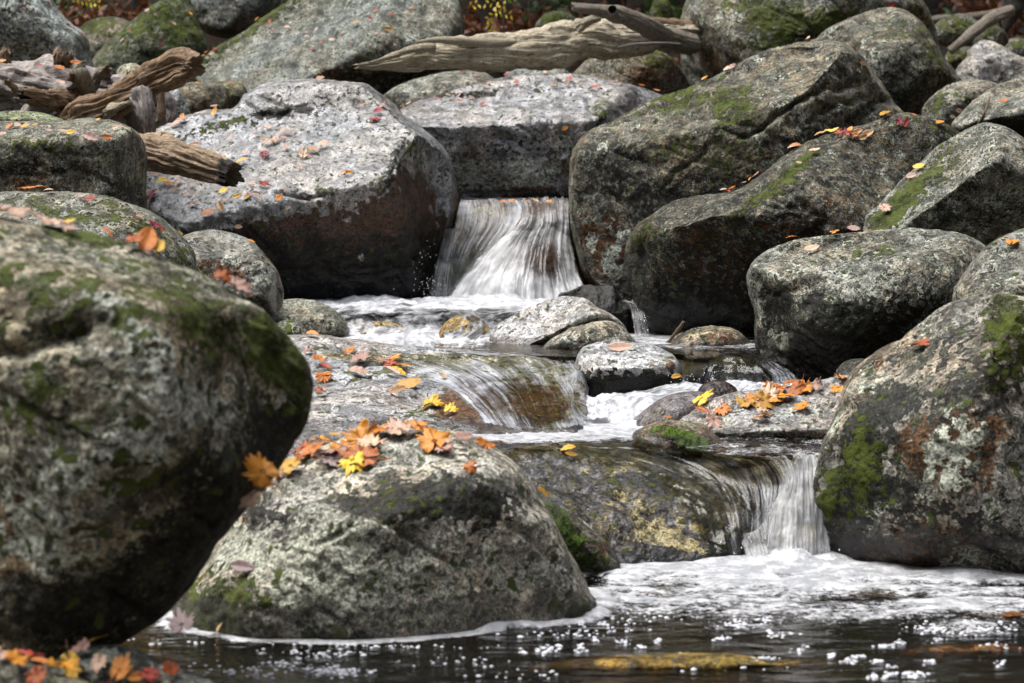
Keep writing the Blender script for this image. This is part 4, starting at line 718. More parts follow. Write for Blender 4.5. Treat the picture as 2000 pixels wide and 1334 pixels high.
def maple_leaf(seed):
    rng = np.random.RandomState(seed); na, nr = 120, 7; a = np.linspace(0, 2*np.pi, na, endpoint=False)
    lobes = [(90, .64), (42, .52), (138, .52), (-4, .36), (184, .36)]; r = np.full(na, .13); d = np.degrees(a)
    for (c, L) in lobes:
        dd = np.abs((d-c+180) % 360-180); wd = 24 if L > .4 else 22
        prof = L*np.clip(1-dd/wd, 0, 1)**.8; prof = np.maximum(prof, L*.84*np.clip(1-np.abs(dd-19)/15, 0, 1)**.8); r = np.maximum(r, prof)
    r = np.maximum(r, .31+0*d); r[np.abs((d-270+180) % 360-180) < 14] = .06
    r *= 1+.05*np.sin(a*37+seed)
    s = np.linspace(.12, 1, nr); x = s[:, None]*r*np.cos(a); y = s[:, None]*r*np.sin(a)-.08
    c1, c2, c3, c4 = rng.uniform(-.35, .5), rng.uniform(-.35, .5), rng.uniform(-.3, .3), rng.uniform(0, 6)
    z = c1*x*x+c2*y*y+c3*x*y*2+.16*np.abs(x)*rng.uniform(-.3, 1)+.05*np.sin(a*2+c4)[None]*s[:, None]**2*1.1+.035*np.sin(a*7+c4*2)[None]*s[:, None]**3
    V = np.vstack([np.stack([x, y, z], -1).reshape(-1, 3), [[0, -.08, 0]]]); i0 = nr*na; j = np.arange(na)
    vein = np.zeros((nr, na))
    for (c, L) in lobes: vein = np.maximum(vein, (np.abs((d-c+180) % 360-180)[None]*s[:, None] < 3.2)*1.)
    return thick(V, grid_quads(nr, na, True), np.stack([np.full(na, i0), j, (j+1) % na], -1), np.concatenate([vein.ravel(), [1]]))
def stem_mesh(seed, L=.55):
    rng = np.random.RandomState(seed); n = 12; t = np.linspace(0, 1, n); c = rng.uniform(-.5, .5); k = 6; th = np.linspace(0, 2*np.pi, k, endpoint=False)
    ctr = np.stack([c*t**2*L, -.08-t*L, .18*t*t*rng.uniform(-.3, 1.2)*L], -1); rr = .011*(1+.6*(t > .92))
    V = np.stack([ctr[:, None, 0]+rr[:, None]*np.cos(th), ctr[:, None, 1]+0*th, ctr[:, None, 2]+rr[:, None]*np.sin(th)], -1).reshape(-1, 3)
    return V, grid_quads(n, k, True)
PROTO = {}
def get_proto(kind, col, var):
    key = (kind, col, var)
    if key not in PROTO:
        V, Q, T, ve = (oval_leaf if kind == 'b' else maple_leaf)(var*13+5+(3 if kind == 'm' else 0))
        me = mesh_obj('leaf', V, Q, T if len(T) else None, LM[col], origin=(0, 0, 0), attrs={'vein': ve})
        data = me.data; bpy.data.objects.remove(me); sm = None
        if kind == 'm':
            Vs, Qs = stem_mesh(var); so = mesh_obj('stem', Vs, Qs, mat=LM['r' if col in 'rod' else 't'], origin=(0, 0, 0), attrs={'vein': np.zeros(len(Vs))}); sm = so.data; bpy.data.objects.remove(so)
        PROTO[key] = (data, sm)
    return PROTO[key]
DESC = {'near_left': 'the huge mossy boulder', 'near_center': 'the lichen speckled pool boulder', 'near_right': 'the tall lichen crusted boulder', 'bank_low': 'the low stone at the bottom', 'bank_left': 'the flat corner stone',
 'right_mid': 'the rounded black and grey boulder', 'right_long': 'the long sloping boulder', 'right_big': 'the massive split boulder', 'right_wedge': 'the wedge shaped boulder', 'right_edge': 'the edge boulder',
 'right_back_low': 'the green rimmed boulder', 'right_back_wave': 'the wavy lipped boulder', 'right_rear': 'the giant mossy boulder', 'right_rear_dark': 'the dark round shouldered boulder', 'center_back': 'the broad wet boulder',
 'center_back_small': 'the low speckled boulder', 'log_rest': 'the mottled boulder', 'fall_left': 'the great slanting boulder', 'left_block': 'the blocky olive boulder', 'left_green': 'the pale green boulder',
 'left_low': 'the smooth mossy backed boulder', 'left_small': 'the small glossy boulder', 'rear_left_pale': 'the pale blue grey boulder', 'rear_left_green': 'the dark green boulder', 'rear_slope': 'the very large sloping boulder',
 'slab': 'the pale slab by the slide', 'mid_block': 'the white topped black stone', 'leafy': 'the leafy spotted slab', 'moss_wedge': 'the green striped stone', 'low_fall': 'the glistening streaked boulder', 'gap_brown': 'the flat brown stone', 'gap_olive': 'the olive stone',
 'center_back_dark': 'the shaded grey stone', 'rear_left_moss': 'the mossy low rock', 'driftwood': 'the driftwood', 'ground': 'the forest floor', 'tiny_moss': 'the tiny mossy rock', 'fall_mound': 'the rock under the upper fall', 'fall_gold': 'the rock under the upper fall'}
OBJKEY = {o.name: k for k, o in ROCKS.items()}
# px, py, kind (b oval, m lobed), colour, size in px
LV = """near_left: 283 468 b d 86;305 480 b y 40;262 458 m d 40;100 447 m p 62;128 455 m p 40;25 425 m p 62;135 438 b y 30;-5 415 m p 60;430 545 m d 50;455 556 m p 58;470 566 b o 40;203 458 b d 30;66 443 b p 40
near_center: 680 888 m d 88;705 902 m o 88;716 858 m d 76;655 893 m p 80;570 922 m y 60;560 905 m m 50;850 868 m d 80;835 856 m o 60;782 850 m p 60;900 862 b p 44;943 872 m d 44;917 917 m d 34;655 848 b y 26;615 885 m d 50;690 915 m y 70;872 880 m p 50;760 847 b o 40;640 908 m m 50;598 885 m d 60;628 870 m o 50;548 935 m p 44;725 878 m p 60;700 868 m d 64;1052 967 b y 32;478 1112 b m 52;437 1226 b t 22;504 922 m d 84;487 975 m m 44;815 843 m d 44;745 850 m o 44;590 900 m o 44;344 1126 b d 34
bank_low: 155 1243 m d 66;195 1240 b y 40;130 1258 m p 50;165 1277 m p 50;150 1303 m y 64;240 1310 m o 50;290 1325 m r 44;330 1322 m d 50;200 1300 m p 40;265 1330 b d 40
bank_left: 95 1283 m y 76;60 1270 m r 50;25 1302 m o 62;120 1305 m o 60;75 1305 b o 40;40 1285 b r 36;-10 1290 m p 50;70 1325 m d 50
near_right: 1799 682 m d 46
right_mid: 1632 460 m d 20;1667 452 b p 26;1585 492 b p 32;1547 470 b o 22
right_edge: 1977 484 m o 38
right_long: 1732 228 b y 30;1755 240 m r 20;1767 240 b r 20;1603 259 b t 20;1611 259 b p 20;1632 257 b y 20;1641 266 m r 20;1653 266 m r 22;1674 262 b t 22;1695 264 b t 28;1683 272 b t 22;1660 258 b o 18;1555 278 b o 24;1548 284 b p 16;1592 302 b p 24;1556 325 b p 14;1480 345 b p 20;1471 354 b o 12;1455 357 b p 12;1433 366 b o 16;1422 369 m r 14;1414 374 b p 14;1835 243 b o 20;1783 229 b o 12;1620 262 b y 20;1669 268 b o 22
right_big: 1379 158 b o 16;1430 135 b p 22;1580 80 b p 18;1682 125 b t 16;1420 140 b p 16
right_wedge: 1797 328 b y 24;1781 346 b p 22;1730 415 m p 32
right_back_wave: 1961 206 b o 24
right_back_low: 1870 217 b p 16;1926 180 b o 12;1858 228 b p 12
right_rear: 1739 10 b r 18;1722 2 b o 10;1658 37 b p 14;1650 46 b t 12
log_rest: 1262 90 b p 18;1325 126 m o 14;1317 113 b p 18
center_back: 991 152 m r 18;957 165 b p 14;1010 163 m r 18;1065 145 m p 16;1080 169 b p 16;1107 163 m p 20;1114 157 m r 18;1133 164 b p 12;1159 176 b r 24;1191 165 m p 18;1210 167 m p 16;1252 170 m d 16;1280 180 b o 16;876 190 b p 14;892 189 b p 20;854 192 b r 12;818 197 b p 16;802 203 b p 18;895 202 b o 16;920 194 b p 18;943 207 m r 18;1104 248 b o 16;869 174 b p 20;786 211 b o 12;905 205 b p 14;1170 172 b r 14
center_back_small: 852 151 b p 12;930 148 b r 12;903 143 b r 12
fall_left: 626 160 b p 22;424 223 b o 20;418 215 b p 16;362 237 b p 20;345 246 b p 24;357 232 b o 16;318 239 b o 18;513 255 b p 12;528 252 b p 14;556 262 b p 18;566 262 b p 14;497 268 b p 14;451 274 b p 14;518 283 b p 26;541 276 m p 22;556 276 b p 18;560 292 b p 20;383 286 b p 22;481 303 b p 18;520 304 m r 20;609 298 b o 24;592 306 m p 30;632 287 b p 26;474 320 b y 26;585 330 b p 14;681 340 b o 18;672 341 b p 20;513 296 b p 16;303 345 b p 18;320 360 b y 26;348 359 b p 20;376 365 b p 14;439 376 b y 22;467 388 b y 22;485 387 b y 18;495 362 b p 18;513 365 m r 22;544 391 b o 22;390 381 b p 14;376 402 b t 22;434 406 b t 28;406 422 b d 30;562 407 b p 14;464 438 b p 16;298 386 m r 26;292 394 b d 22;509 390 b d 10;341 374 b p 20;500 381 b p 18;558 374 b p 12;330 362 b o 20;365 382 b p 12;750 210 b p 18;742 221 b r 22;733 238 m r 26;721 252 b p 12;708 204 b p 14;440 395 b p 12;287 270 b y 14;288 283 b o 16;533 280 b t 16;600 309 b p 18;352 240 b p 18
left_block: 23 252 b o 22;51 250 b o 18;68 251 b y 14;98 263 b p 16;138 264 b y 22;178 272 b p 34;208 272 b o 24;230 252 b p 18;5 268 b p 20;196 241 b y 10;122 262 b p 20;148 267 b p 14;35 250 b p 18
left_green: 131 240 b y 12;122 245 b o 12
left_low: 52 374 b o 34;80 372 b o 24;156 390 b p 18;180 388 b p 12;178 397 m r 20;273 428 b p 16;297 446 m r 22;308 452 m r 22;345 460 b y 16;95 378 b p 20;262 430 b r 12
left_small: 488 478 b o 18
rear_left_pale: 45 12 b r 12;92 9 b r 12;130 53 m r 12;156 72 b r 18;140 60 b p 12
rear_left_green: 338 48 b p 12;253 66 m r 12;313 79 m r 12;241 80 b t 14;315 91 b r 10;370 30 b o 12;300 30 b p 12;290 22 b p 12
rear_slope: 562 58 b p 16;534 61 b r 10;574 98 m r 14;612 96 m r 12;649 80 b p 14;672 71 m r 12;630 88 b o 14;523 52 b r 12;604 63 b p 10;699 49 b t 20;725 40 b r 14;764 32 m r 16;795 45 m r 12;757 61 b t 24;673 71 b r 12;736 22 b o 14;797 24 b r 10;828 3 b r 12;806 15 b o 10;688 84 b o 8;406 101 m r 18;415 108 b p 14;420 98 m r 16;400 112 b p 10;505 34 b o 14;528 44 b o 12;620 60 b p 10;600 75 b p 12;736 68 b p 12;650 40 b p 10;770 90 b p 10
gap_brown: 358 186 b o 14;384 168 b o 12
gap_olive: 450 163 m r 14;466 166 b y 10;455 170 m r 10;478 170 b r 10
slab: 687 689 m d 26;706 710 m p 46;699 732 b p 42;748 712 m p 34;772 706 m d 32;779 722 m o 42;775 733 b y 36;799 757 b y 54;774 770 b t 38;844 794 m y 46;883 808 m y 32;864 740 b t 18;611 658 b o 28;602 691 m p 24;620 712 m d 34;630 745 m d 38;626 774 m d 28;634 722 b r 24;762 734 b p 40;765 716 m r 26;640 738 b d 24
mid_block: 1212 684 b p 48
leafy: 1379 786 m y 50;1373 811 b d 34;1412 806 m d 40;1391 830 m p 46;1454 792 m y 46;1489 792 m y 56;1470 786 m o 40;1489 814 m p 36;1492 826 m d 36;1503 774 m p 50;1508 764 m d 44;1533 784 m d 50;1554 764 m o 46;1573 764 m o 44;1597 758 m p 30;1569 800 m o 36;1636 764 m d 34;1648 750 m d 40;1545 755 m d 40;1522 762 m o 30;1515 790 b o 30
moss_wedge: 1303 824 b d 16
low_fall: 1112 884 b y 32;1115 896 b y 26"""
leaves = []
up_ = Vector((0, 0, 1)); CAMV = Vector((0, 0, CAM_Z))
def rock_hit(o, px, py):
    d = Vector(raydir(px, py)); ok, loc, nrm, _ = o.ray_cast(CAMV-o.location, d)
    return (loc+o.location, nrm) if ok else None
rl = random.Random(7)
for line in LV.split('\n'):
    key, rest = line.split(': '); rk = ROCKS[key]
    for it in rest.split(';'):
        px, py, kd, col, sz = it.split(); px, py, sz = float(px), float(py), float(sz)
        hit = None
        for dy in range(0, 40, 3):
            hit = rock_hit(rk, px, py+dy)
            if hit and hit[1].z > -.1: break
        if not hit: continue
        loc, nr = hit; t = loc.y
        leaves.append(dict(key=key, px=px, py=py, kind=kd, col=col, sz=sz, loc=loc, nrm=nr, t=t))
KN = {'b': 'oval leaf', 'm': 'lobed leaf'}; ORD = ['first', 'second', 'third', 'fourth', 'fifth', 'sixth', 'seventh', 'eighth', 'ninth', 'tenth', 'eleventh', 'twelfth', 'thirteenth', 'fourteenth', 'fifteenth', 'sixteenth', 'seventeenth', 'eighteenth']
groups = {}
for L in leaves: groups.setdefault((L['key'], L['kind'], L['col']), []).append(L)
for (key, kd, col), ls in groups.items():
    ls.sort(key=lambda L: L['px']); cn, nm = COL[col][0], KN[kd]
    for i, L in enumerate(ls):
        sz = 'small ' if L['sz']*L['t']/FOC < .055 else ''
        if len(ls) == 1: L['label'] = 'the only %s %s on %s' % (cn, nm, DESC[key])
        elif len(ls) > 18: L['label'] = None
        elif i == 0: L['label'] = 'leftmost %s %s on %s' % (cn, nm, DESC[key])
        elif i == len(ls)-1: L['label'] = 'rightmost %s %s on %s' % (cn, nm, DESC[key])
        else: L['label'] = '%s %s %s from the left on %s' % (ORD[i], cn, nm, DESC[key])
    if ls[0]['label'] is None:                                   # a long run: split by what it lies above or below
        half = sorted(ls, key=lambda L: L['py']); k = 3; n = len(half); names = ['upper edge', 'middle', 'lower half']
        for q in range(k):
            sub = sorted(half[q*n//k:(q+1)*n//k], key=lambda L: L['px'])
            for i, L in enumerate(sub): L['label'] = '%s %s %s from the left on %s, %s' % (ORD[i], cn, nm, DESC[key], names[q])
def place_leaf(L):
    data, sm = get_proto(L['kind'], L['col'], rl.randrange(6))
    o = bpy.data.objects.new('maple_leaf' if L['kind'] == 'm' else 'oval_leaf', data); link(o)
    loc = L['loc']; tc = (CAMV-loc).normalized(); s = L['sz']*L['t']/FOC
    n = (L['nrm']*1.0+tc*(.06 if L['kind'] == 'm' else .24)+Vector((rl.uniform(-.28, .28), rl.uniform(-.2, .2), rl.uniform(0, .3)))).normalized()
    s *= (1.05 if L['kind'] == 'm' else 1.05)*(.85 if L['t'] > 14.5 else 1.22 if L['kind'] == 'm' else 1)
    x = Vector((1, 0, 0)); x = (x-n*x.dot(n)).normalized(); y = n.cross(x); a = rl.uniform(-.6, .6)+(0 if L['kind'] == 'b' else rl.uniform(-3, 3))
    if L['kind'] == 'b' and rl.random() < .2: a += rl.uniform(.7, 1.4)
    xx = x*math.cos(a)+y*math.sin(a); yy = n.cross(xx)
    M = Matrix(((xx.x, yy.x, n.x), (xx.y, yy.y, n.y), (xx.z, yy.z, n.z))).to_4x4()
    o.matrix_world = Matrix.Translation(loc+n*.008+L['nrm']*(.004+.012*rl.random()+.04*s))@M@Matrix.Diagonal((s*(rl.uniform(.72, 1.05) if L['kind'] == 'm' else 1), s*rl.uniform(.8, 1.05), s*rl.uniform(.6, 1.15), 1))
    tag(o, L['label'], 'leaf', 'fallen leaves on '+DESC[L['key']])
    if sm and L['sz'] > 27:
        so = bpy.data.objects.new('stem', sm); link(so); so.parent = o
for L in leaves: place_leaf(L)
# leaves elsewhere
#: on the driftwood, in the water
def free_leaf(px, py, t, kd, col, sz, label, group=None, n=(0, -.5, .8)):
    L = dict(key='driftwood', px=px, py=py, kind=kd, col=col, sz=sz, loc=Vector(at(px, py, np.array(t))), nrm=Vector(n).normalized(), t=t, label=label); place_leaf(L)
for (px, py, col, lb) in [(116,139,'o','orange oval leaf stuck to the side of the driftwood stump'), (78,132,'r','small red leaf on top of the driftwood stump'), (120,168,'p','pale curled leaf in a fold of the driftwood stump'), (3,125,'o','orange leaf at the frame end of the driftwood stump'), (148,130,'o','small orange leaf behind the rounded knob of the driftwood')]:
    free_leaf(px, py, 13.05, 'b', col, 22 if py != 132 else 12, lb)
for (px, col, kd, lb) in [(982,'d','m','rusty leaf caught at the lip of the upper fall'), (1000,'d','b','second rusty leaf caught at the lip of the upper fall'), (1030,'o','b','orange leaf in the bright lip of the upper fall'), (1046,'t','b','tan leaf in the bright lip of the upper fall'), (1072,'o','b','orange leaf nearest the split boulder at the upper fall lip')]:
    free_leaf(px, 399, 14.18, kd, col, 14, lb)
free_leaf(356, 1228, 6.9, 'm', 'm', 66, 'mauve grey lobed leaf half standing in the dark water by the bank', n=(0, -.5, 1))
free_leaf(1320, 742, 10.45, 'b', 'y', 22, 'yellow leaf caught in the little spill beside the white topped black stone')

_h = rock_hit(ROCKS['near_left'], 505, 922); _t = (_h[0].y-.03) if _h else 6.2
free_leaf(505, 922, _t, 'm', 'o', 80, 'large orange lobed leaf hanging in the dark gap beside the huge mossy boulder', n=(.2, -1, .25))
_h = rock_hit(ROCKS['near_left'], 486, 978); _t = (_h[0].y-.03) if _h else 6.2
free_leaf(486, 978, _t, 'm', 'p', 50, 'pale pink leaf below the large orange one in the dark gap', n=(.3, -1, .5))
# ================================================================ water
def water_mat(name, tint=(.30,.24,.13), streak=(46, 2.2), pool=False, fcol=(.80,.80,.82), soft=.16, rough=.06, bump=.5, scale=1.):
    g = G(name); fo = g.attr('foam').outputs['Fac']; tc = g.n('ShaderNodeTexCoord'); P = tc.outputs['Object']; uv = tc.outputs['UV']
    if pool:
        n1 = g.noise(P, 9*scale, 8, .62, .6); n2 = g.noise(P, 42*scale, 5, .65); vo = g.n('ShaderNodeTexVoronoi', {'Vector': P, 'Scale': 85.*scale}, feature='F1').outputs['Distance']
        s = g.add(g.add(g.mul(n1, .50), g.mul(n2, .42)), g.mul(g.ss(vo, .0, .6, 1., 0.), .08))
        w1 = g.noise(g.vscale(P, (1, 1.7, 1)), 6, 4, .5, .3); w2 = g.noise(P, 26, 3, .5); hw = g.add(w1, g.mul(w2, .25))
        wv = g.bump(hw, bump, .035)
    else:
        wx = g.mad(g.noise(g.vscale(uv, (5, 3.5, 1)), 1., 3, .55), .11, -.055); wx = g.add(wx, g.mad(g.noise(g.vscale(uv, (16, 7, 1)), 1., 2, .5), .03, -.015))
        uv2 = g.n('ShaderNodeVectorMath', {0: uv, 1: g.n('ShaderNodeCombineXYZ', {0: wx}).outputs[0]}, operation='ADD').outputs[0]
        U = g.vscale(uv2, (streak[0], streak[1]*1.5, 1)); n1 = g.noise(U, 1., 5, .6, .5); n2 = g.noise(g.vscale(uv2, (streak[0]*3.2, streak[1]*2.6, 1)), 1., 4, .6, .3); n3 = g.noise(P, 60, 4, .6)
        n4 = g.noise(g.vscale(uv, (streak[0]*.22, streak[1]*1.1, 1)), 1., 3, .5); s = g.add(g.add(g.add(g.mul(n1, .38), g.mul(n2, .24)), g.mul(n3, .06)), g.add(g.mul(n4, .22), g.mul(g.noise(P, 9, 4, .6), .26))); s = g.add(s, -.08); hw = s
        wv = g.bump(s, bump, .02)
    m = g.ss(g.add(g.mad(s, 2.6, -1.3), g.mad(fo, 1.5, -.75)), -.5*soft*2, soft*2)
    tr = g.n('ShaderNodeBsdfTransparent', {'Color': tint}); gl = g.n('ShaderNodeBsdfGlossy', {'Color': (1, 1, 1), 'Roughness': rough, 'Normal': wv})
    fr = g.n('ShaderNodeFresnel', {'IOR': 1.33, 'Normal': wv}).outputs[0]
    wa = g.n('ShaderNodeMixShader', {0: fr, 1: tr.outputs[0], 2: gl.outputs[0]}).outputs[0]
    fn = g.bump(g.add(g.mul(s, 1.), g.mul(n2, .5)), .8, .018)
    fc = g.mix(g.ss(g.add(g.mul(s, .6), g.mul(g.noise(P, 13, 5, .6), .4)), .42, .58), (fcol[0]*.46, fcol[1]*.48, fcol[2]*.50), fcol)  # blue-grey shading of the foam's hollows put into its colour
    fb = g.n('ShaderNodeBsdfPrincipled', {'Base Color': fc, 'Roughness': .45, 'Normal': fn}); tl = g.n('ShaderNodeBsdfTranslucent', {'Color': fcol})
    fm = g.n('ShaderNodeMixShader', {0: .30, 1: fb.outputs[0], 2: tl.outputs[0]}).outputs[0]
    sh = g.n('ShaderNodeMixShader', {0: g.mul(m, .96), 1: wa, 2: fm}).outputs[0]
    if not pool:
        ed = g.attr('rim').outputs['Fac']; al = g.ss(g.add(g.mul(ed, 1.), g.mad(s, 2.2, -1.1)), .10, .42)
        sh = g.n('ShaderNodeMixShader', {0: al, 1: g.n('ShaderNodeBsdfTransparent').outputs[0], 2: sh}).outputs[0]
    return g.out(sh)
WM_POOL = water_mat('pool_water', pool=True, tint=(.50,.43,.22), bump=.38, rough=.10)
WM_FLAT = water_mat('stream_water', pool=True, tint=(.42,.35,.18), bump=.8, scale=1.1)
WM_FALL = water_mat('falling_water', streak=(30, 1.3), tint=(.80,.78,.72), soft=.46, fcol=(.82,.82,.82))
WM_SLIDE = water_mat('sliding_water', streak=(34, 1.3), tint=(.66,.64,.46), soft=.26, fcol=(.74,.76,.82), bump=.22, rough=.12)
WM_FOAM = water_mat('churning_foam', streak=(16, 5), tint=(.6,.58,.5), soft=.30, bump=.8)
WM_VEIL = water_mat('thin_veil', streak=(40, 1.2), tint=(.93,.92,.88), soft=.35)
def S(px, py, z, foam): return (px, py, float(depth_at_level(py, z)), foam)
def patch(name, label, rows, nu, nv, mat, amp=0., fu=12., fv=3., drape=(), off=.014, seed=1, lumps=0., lf=9., kind='structure', cat=None, level=None, rimw=(9, 400, 14)):
    K = max(len(r) for r in rows)
    Rr = []
    for r in rows:
        r = np.asarray(r, float)
        Rr.append(catmull(r, nu) if len(r) > 1 else np.repeat(r, nu, 0))
    Rr = np.stack(Rr)                                      # rows, nu, 4
    m = len(Rr); C = np.stack([catmull(Rr[:, j], nv) for j in range(nu)], 1)   # nv, nu, 4
    px, py, t, fo = C[..., 0], C[..., 1], C[..., 2].copy(), np.clip(C[..., 3], 0, 1.3)
    u = np.linspace(0, 1, nu)[None]*np.ones((nv, 1)); v = np.linspace(0, 1, nv)[:, None]*np.ones((1, nu))
    if drape:
        hit = np.full(t.shape, 1e9)
        for k in drape:
            o = ROCKS[k]; lo = CAMV-o.location
            D_ = raydir(px, py)
            for i in range(nv):
                for j in range(nu):
                    d = Vector(D_[i, j]); ok, loc, _, _ = o.ray_cast(lo, d)
                    if ok: hit[i, j] = min(hit[i, j], (loc+o.location).y/d.y)
        w = np.minimum(t, hit-off)
        for _ in range(3):                                 # smooth the drape, never sinking into the rock
            w2 = w.copy(); w2[1:-1, 1:-1] = (w[1:-1, 1:-1]*2+w[:-2, 1:-1]+w[2:, 1:-1]+w[1:-1, :-2]+w[1:-1, 2:])/6; w = np.minimum(w2, hit-off)
        t = w
    P = at(px, py, t)
    if amp or lumps:
        q = np.stack([u*fu, v*fv, 0*u], -1); d = amp*fbm(q, 3, seed)
        if lumps: d = d+lumps*fbm(P*lf, 4, seed+3, .55)*np.clip(fo, .1, 1)
        ed = np.minimum(1, np.minimum(u, 1-u)*12)
        du = np.gradient(P, axis=1); dv = np.gradient(P, axis=0); N = np.cross(du, dv); N /= np.linalg.norm(N, axis=-1, keepdims=True)+1e-9
        N = np.where(((N*(CAMP-P)).sum(-1) < 0)[..., None], -N, N); N[..., 2] = np.abs(N[..., 2])
        P = P+N*(d*ed)[..., None]
    rim = np.clip(np.minimum(u, 1-u)*rimw[0], 0, 1); rim = np.minimum(rim, np.clip(v*rimw[1], 0, 1)); rim = np.minimum(rim, np.clip((1-v)*rimw[2], 0, 1))
    Qd = grid_quads(nv, nu); Pf = P.reshape(-1, 3); a_, b_, c_ = Pf[Qd[:, 0]], Pf[Qd[:, 1]], Pf[Qd[:, 2]]
    if (np.cross(b_-a_, c_-a_)*(CAMP+np.array([0, 0, 3.])-a_)).sum() < 0: Qd = Qd[:, ::-1]
    o = mesh_obj(name, Pf, Qd, mat=mat, attrs={'foam': fo.ravel(), 'rim': rim.ravel()}, uv=np.stack([u.ravel(), v.ravel()], -1))
    tag(o, label, cat, kind=kind); return o
def proj(P):
    d = P-CAMP; zc = d[..., 1]*_cp-d[..., 2]*_sp; yc = d[..., 1]*_sp+d[..., 2]*_cp
    return 1000+FOC*d[..., 0]/zc, 667-FOC*yc/zc
# lower pool: one sheet of real water at level 0
gx = np.concatenate([np.linspace(-4.5, -2, 30), np.linspace(-1.98, 2.2, 460), np.linspace(2.23, 4.5, 30)]); gy = np.concatenate([np.linspace(1.5, 6.1, 40), np.linspace(6.11, 9.3, 300)])
X, Y = np.meshgrid(gx, gy); P0 = np.stack([X, Y, 0*X], -1); qx, qy = proj(P0)
def blob(cx, cy, rx, ry, s): return s*np.exp(-((qx-cx)/rx)**2-((qy-cy)/ry)**2)
foam = .20+0*qx
foam = np.maximum(foam, .92*np.clip((1240-qy)/110, 0, 1)**.55*np.clip((qx-1130)/60, 0, 1)*np.clip(1-(qx-1900)/500, .75, 1))
foam -= blob(1720, 1165, 130, 12, .30)+blob(1290, 1168, 110, 8, .22)+blob(1600, 1172, 60, 6, .22)+blob(1900, 1150, 80, 8, .15)
foam = np.maximum(foam, .30+0*qx+blob(1180, 1205, 90, 14, .2)+blob(1900, 1225, 100, 24, .30)+blob(1440, 1225, 90, 12, .18)+blob(620, 1310, 120, 26, .22)+blob(340, 1230, 80, 12, .12)-.06*(qy > 1240))
ring = np.zeros_like(foam)
bvh_objs = ['near_center', 'moss_dark', 'low_fall', 'near_right']
for k, wd, st in [('near_center', .065, 1.4), ('moss_dark', .05, .9), ('near_right', .04, .8), ('low_fall', .06, .9)]:
    o = ROCKS[k]; bb = np.array([list(Vector(c)+o.location) for c in o.bound_box]); lo, hi = bb.min(0)-.1, bb.max(0)+.1
    idx = np.argwhere((X > lo[0]) & (X < hi[0]) & (Y > lo[1]) & (Y < (lo[1]+hi[1])/2+.3))
    for i, j in idx:
        ok, loc, n_, _ = o.closest_point_on_mesh(Vector((X[i, j], Y[i, j], 0))-o.location, distance=wd*3)
        if ok:
            d = ((loc+o.location)-Vector((X[i, j], Y[i, j], 0))).length; ring[i, j] = max(ring[i, j], st*math.exp(-(d/wd)**2))
ring = ring*np.clip(.95+.7*fbm(np.stack([X*9, Y*9, 0*X], -1), 3, 77), .1, 1.1); foam = np.maximum(foam, ring)
foam += np.clip((foam-.35)*3, 0, 1)*(.42*fbm(np.stack([X*2.2, Y*7, 0*X], -1), 4, 31)+.10*fbm(np.stack([X*8, Y*16, 0*X], -1), 3, 33))*(ring < .3)
turb = np.clip((foam-.50)/.4, 0, 1)*(qy < 1230)
Zp = .0035*fbm(np.stack([X*5, Y*9, 0*X], -1), 3, 5)+turb*(.016*fbm(np.stack([X*7, Y*9, 0*X+4], -1), 4, 9)+.012)
Zp += .045*np.exp(-((qx-1555)/100)**2-((qy-1094)/13)**2)*(1+.5*fbm(np.stack([X*16, Y*12, 0*X], -1), 3, 41))
pool = mesh_obj('pool_water', np.stack([X, Y, Zp], -1).reshape(-1, 3), grid_quads(len(gy), len(gx)), mat=WM_POOL, origin=(0, 0, 0), attrs={'foam': foam.ravel()})
tag(pool, 'dark tea coloured pool water with white froth below the small fall', kind='structure')
W = 'structure'
# level 2: foaming run between slab and leafy slab
z = L2
patch('stream_water', 'foaming stretch of stream in front of the water slide', [
   [S(820,800,z,1.),S(1000,800,z,1.05),S(1200,800,z,1.05),S(1400,800,z,.8),S(1660,800,z,.6)], [S(820,835,z,.9),S(1000,835,z,1.),S(1200,835,z,1.),S(1420,840,z,.7),S(1660,840,z,.6)],
   [S(820,852,z,.75),S(1000,852,z,.85),S(1200,852,z,.8),S(1420,860,z,.4),S(1660,866,z,.5)], [S(820,862,z,.45),S(1000,860,z,.65),S(1230,860,z,.55),S(1430,874,z,.5),S(1660,884,z,.5)], [S(820,874,z-.004,.3),S(1000,869,z-.004,.35),S(1250,867,z-.004,.3),S(1450,890,z-.004,.45),S(1660,897,z,.5)]],
   240, 130, WM_FLAT, lumps=.022, lf=7, seed=3)
patch('foam_run', 'churning white foam rushing down from the small spill past the white topped stone', [
   [(1330,742,10.45,.8),(1400,748,10.45,.9),(1480,748,10.45,.8),(1585,752,10.42,.5)], [(1250,762,10.38,1.1),(1350,758,10.38,1.1),(1450,770,10.38,.95),(1570,780,10.3,.6)],
   [(1130,782,10.33,1.1),(1210,778,10.3,1.1),(1310,800,10.2,.95),(1460,812,10.1,.8)], [(1060,822,10.0,1.),(1150,818,10.0,1.),(1240,822,9.95,.9),(1330,838,9.8,.8)], [(960,842,9.75,.8),(1080,842,9.72,.9),(1180,846,9.7,.8),(1260,858,9.6,.6)]],
   170, 120, WM_FOAM, lumps=.060, lf=8, amp=.012, seed=6)
patch('foam_run', 'white foam ridge boiling along the foot of the water slide', [
   [(870,812,10.1,.6),(960,808,10.1,.9),(1020,812,10.1,1.),(1090,800,10.12,1.),(1170,778,10.3,1.)], [(860,824,9.98,.9),(960,820,9.98,1.),(1030,822,9.98,1.),(1100,812,10.0,1.),(1190,792,10.15,1.)],
   [(850,838,9.8,.7),(960,838,9.8,.85),(1040,838,9.8,.9),(1120,832,9.85,.9),(1200,815,9.95,.9)]], 140, 40, WM_FOAM, lumps=.060, lf=10, seed=8)
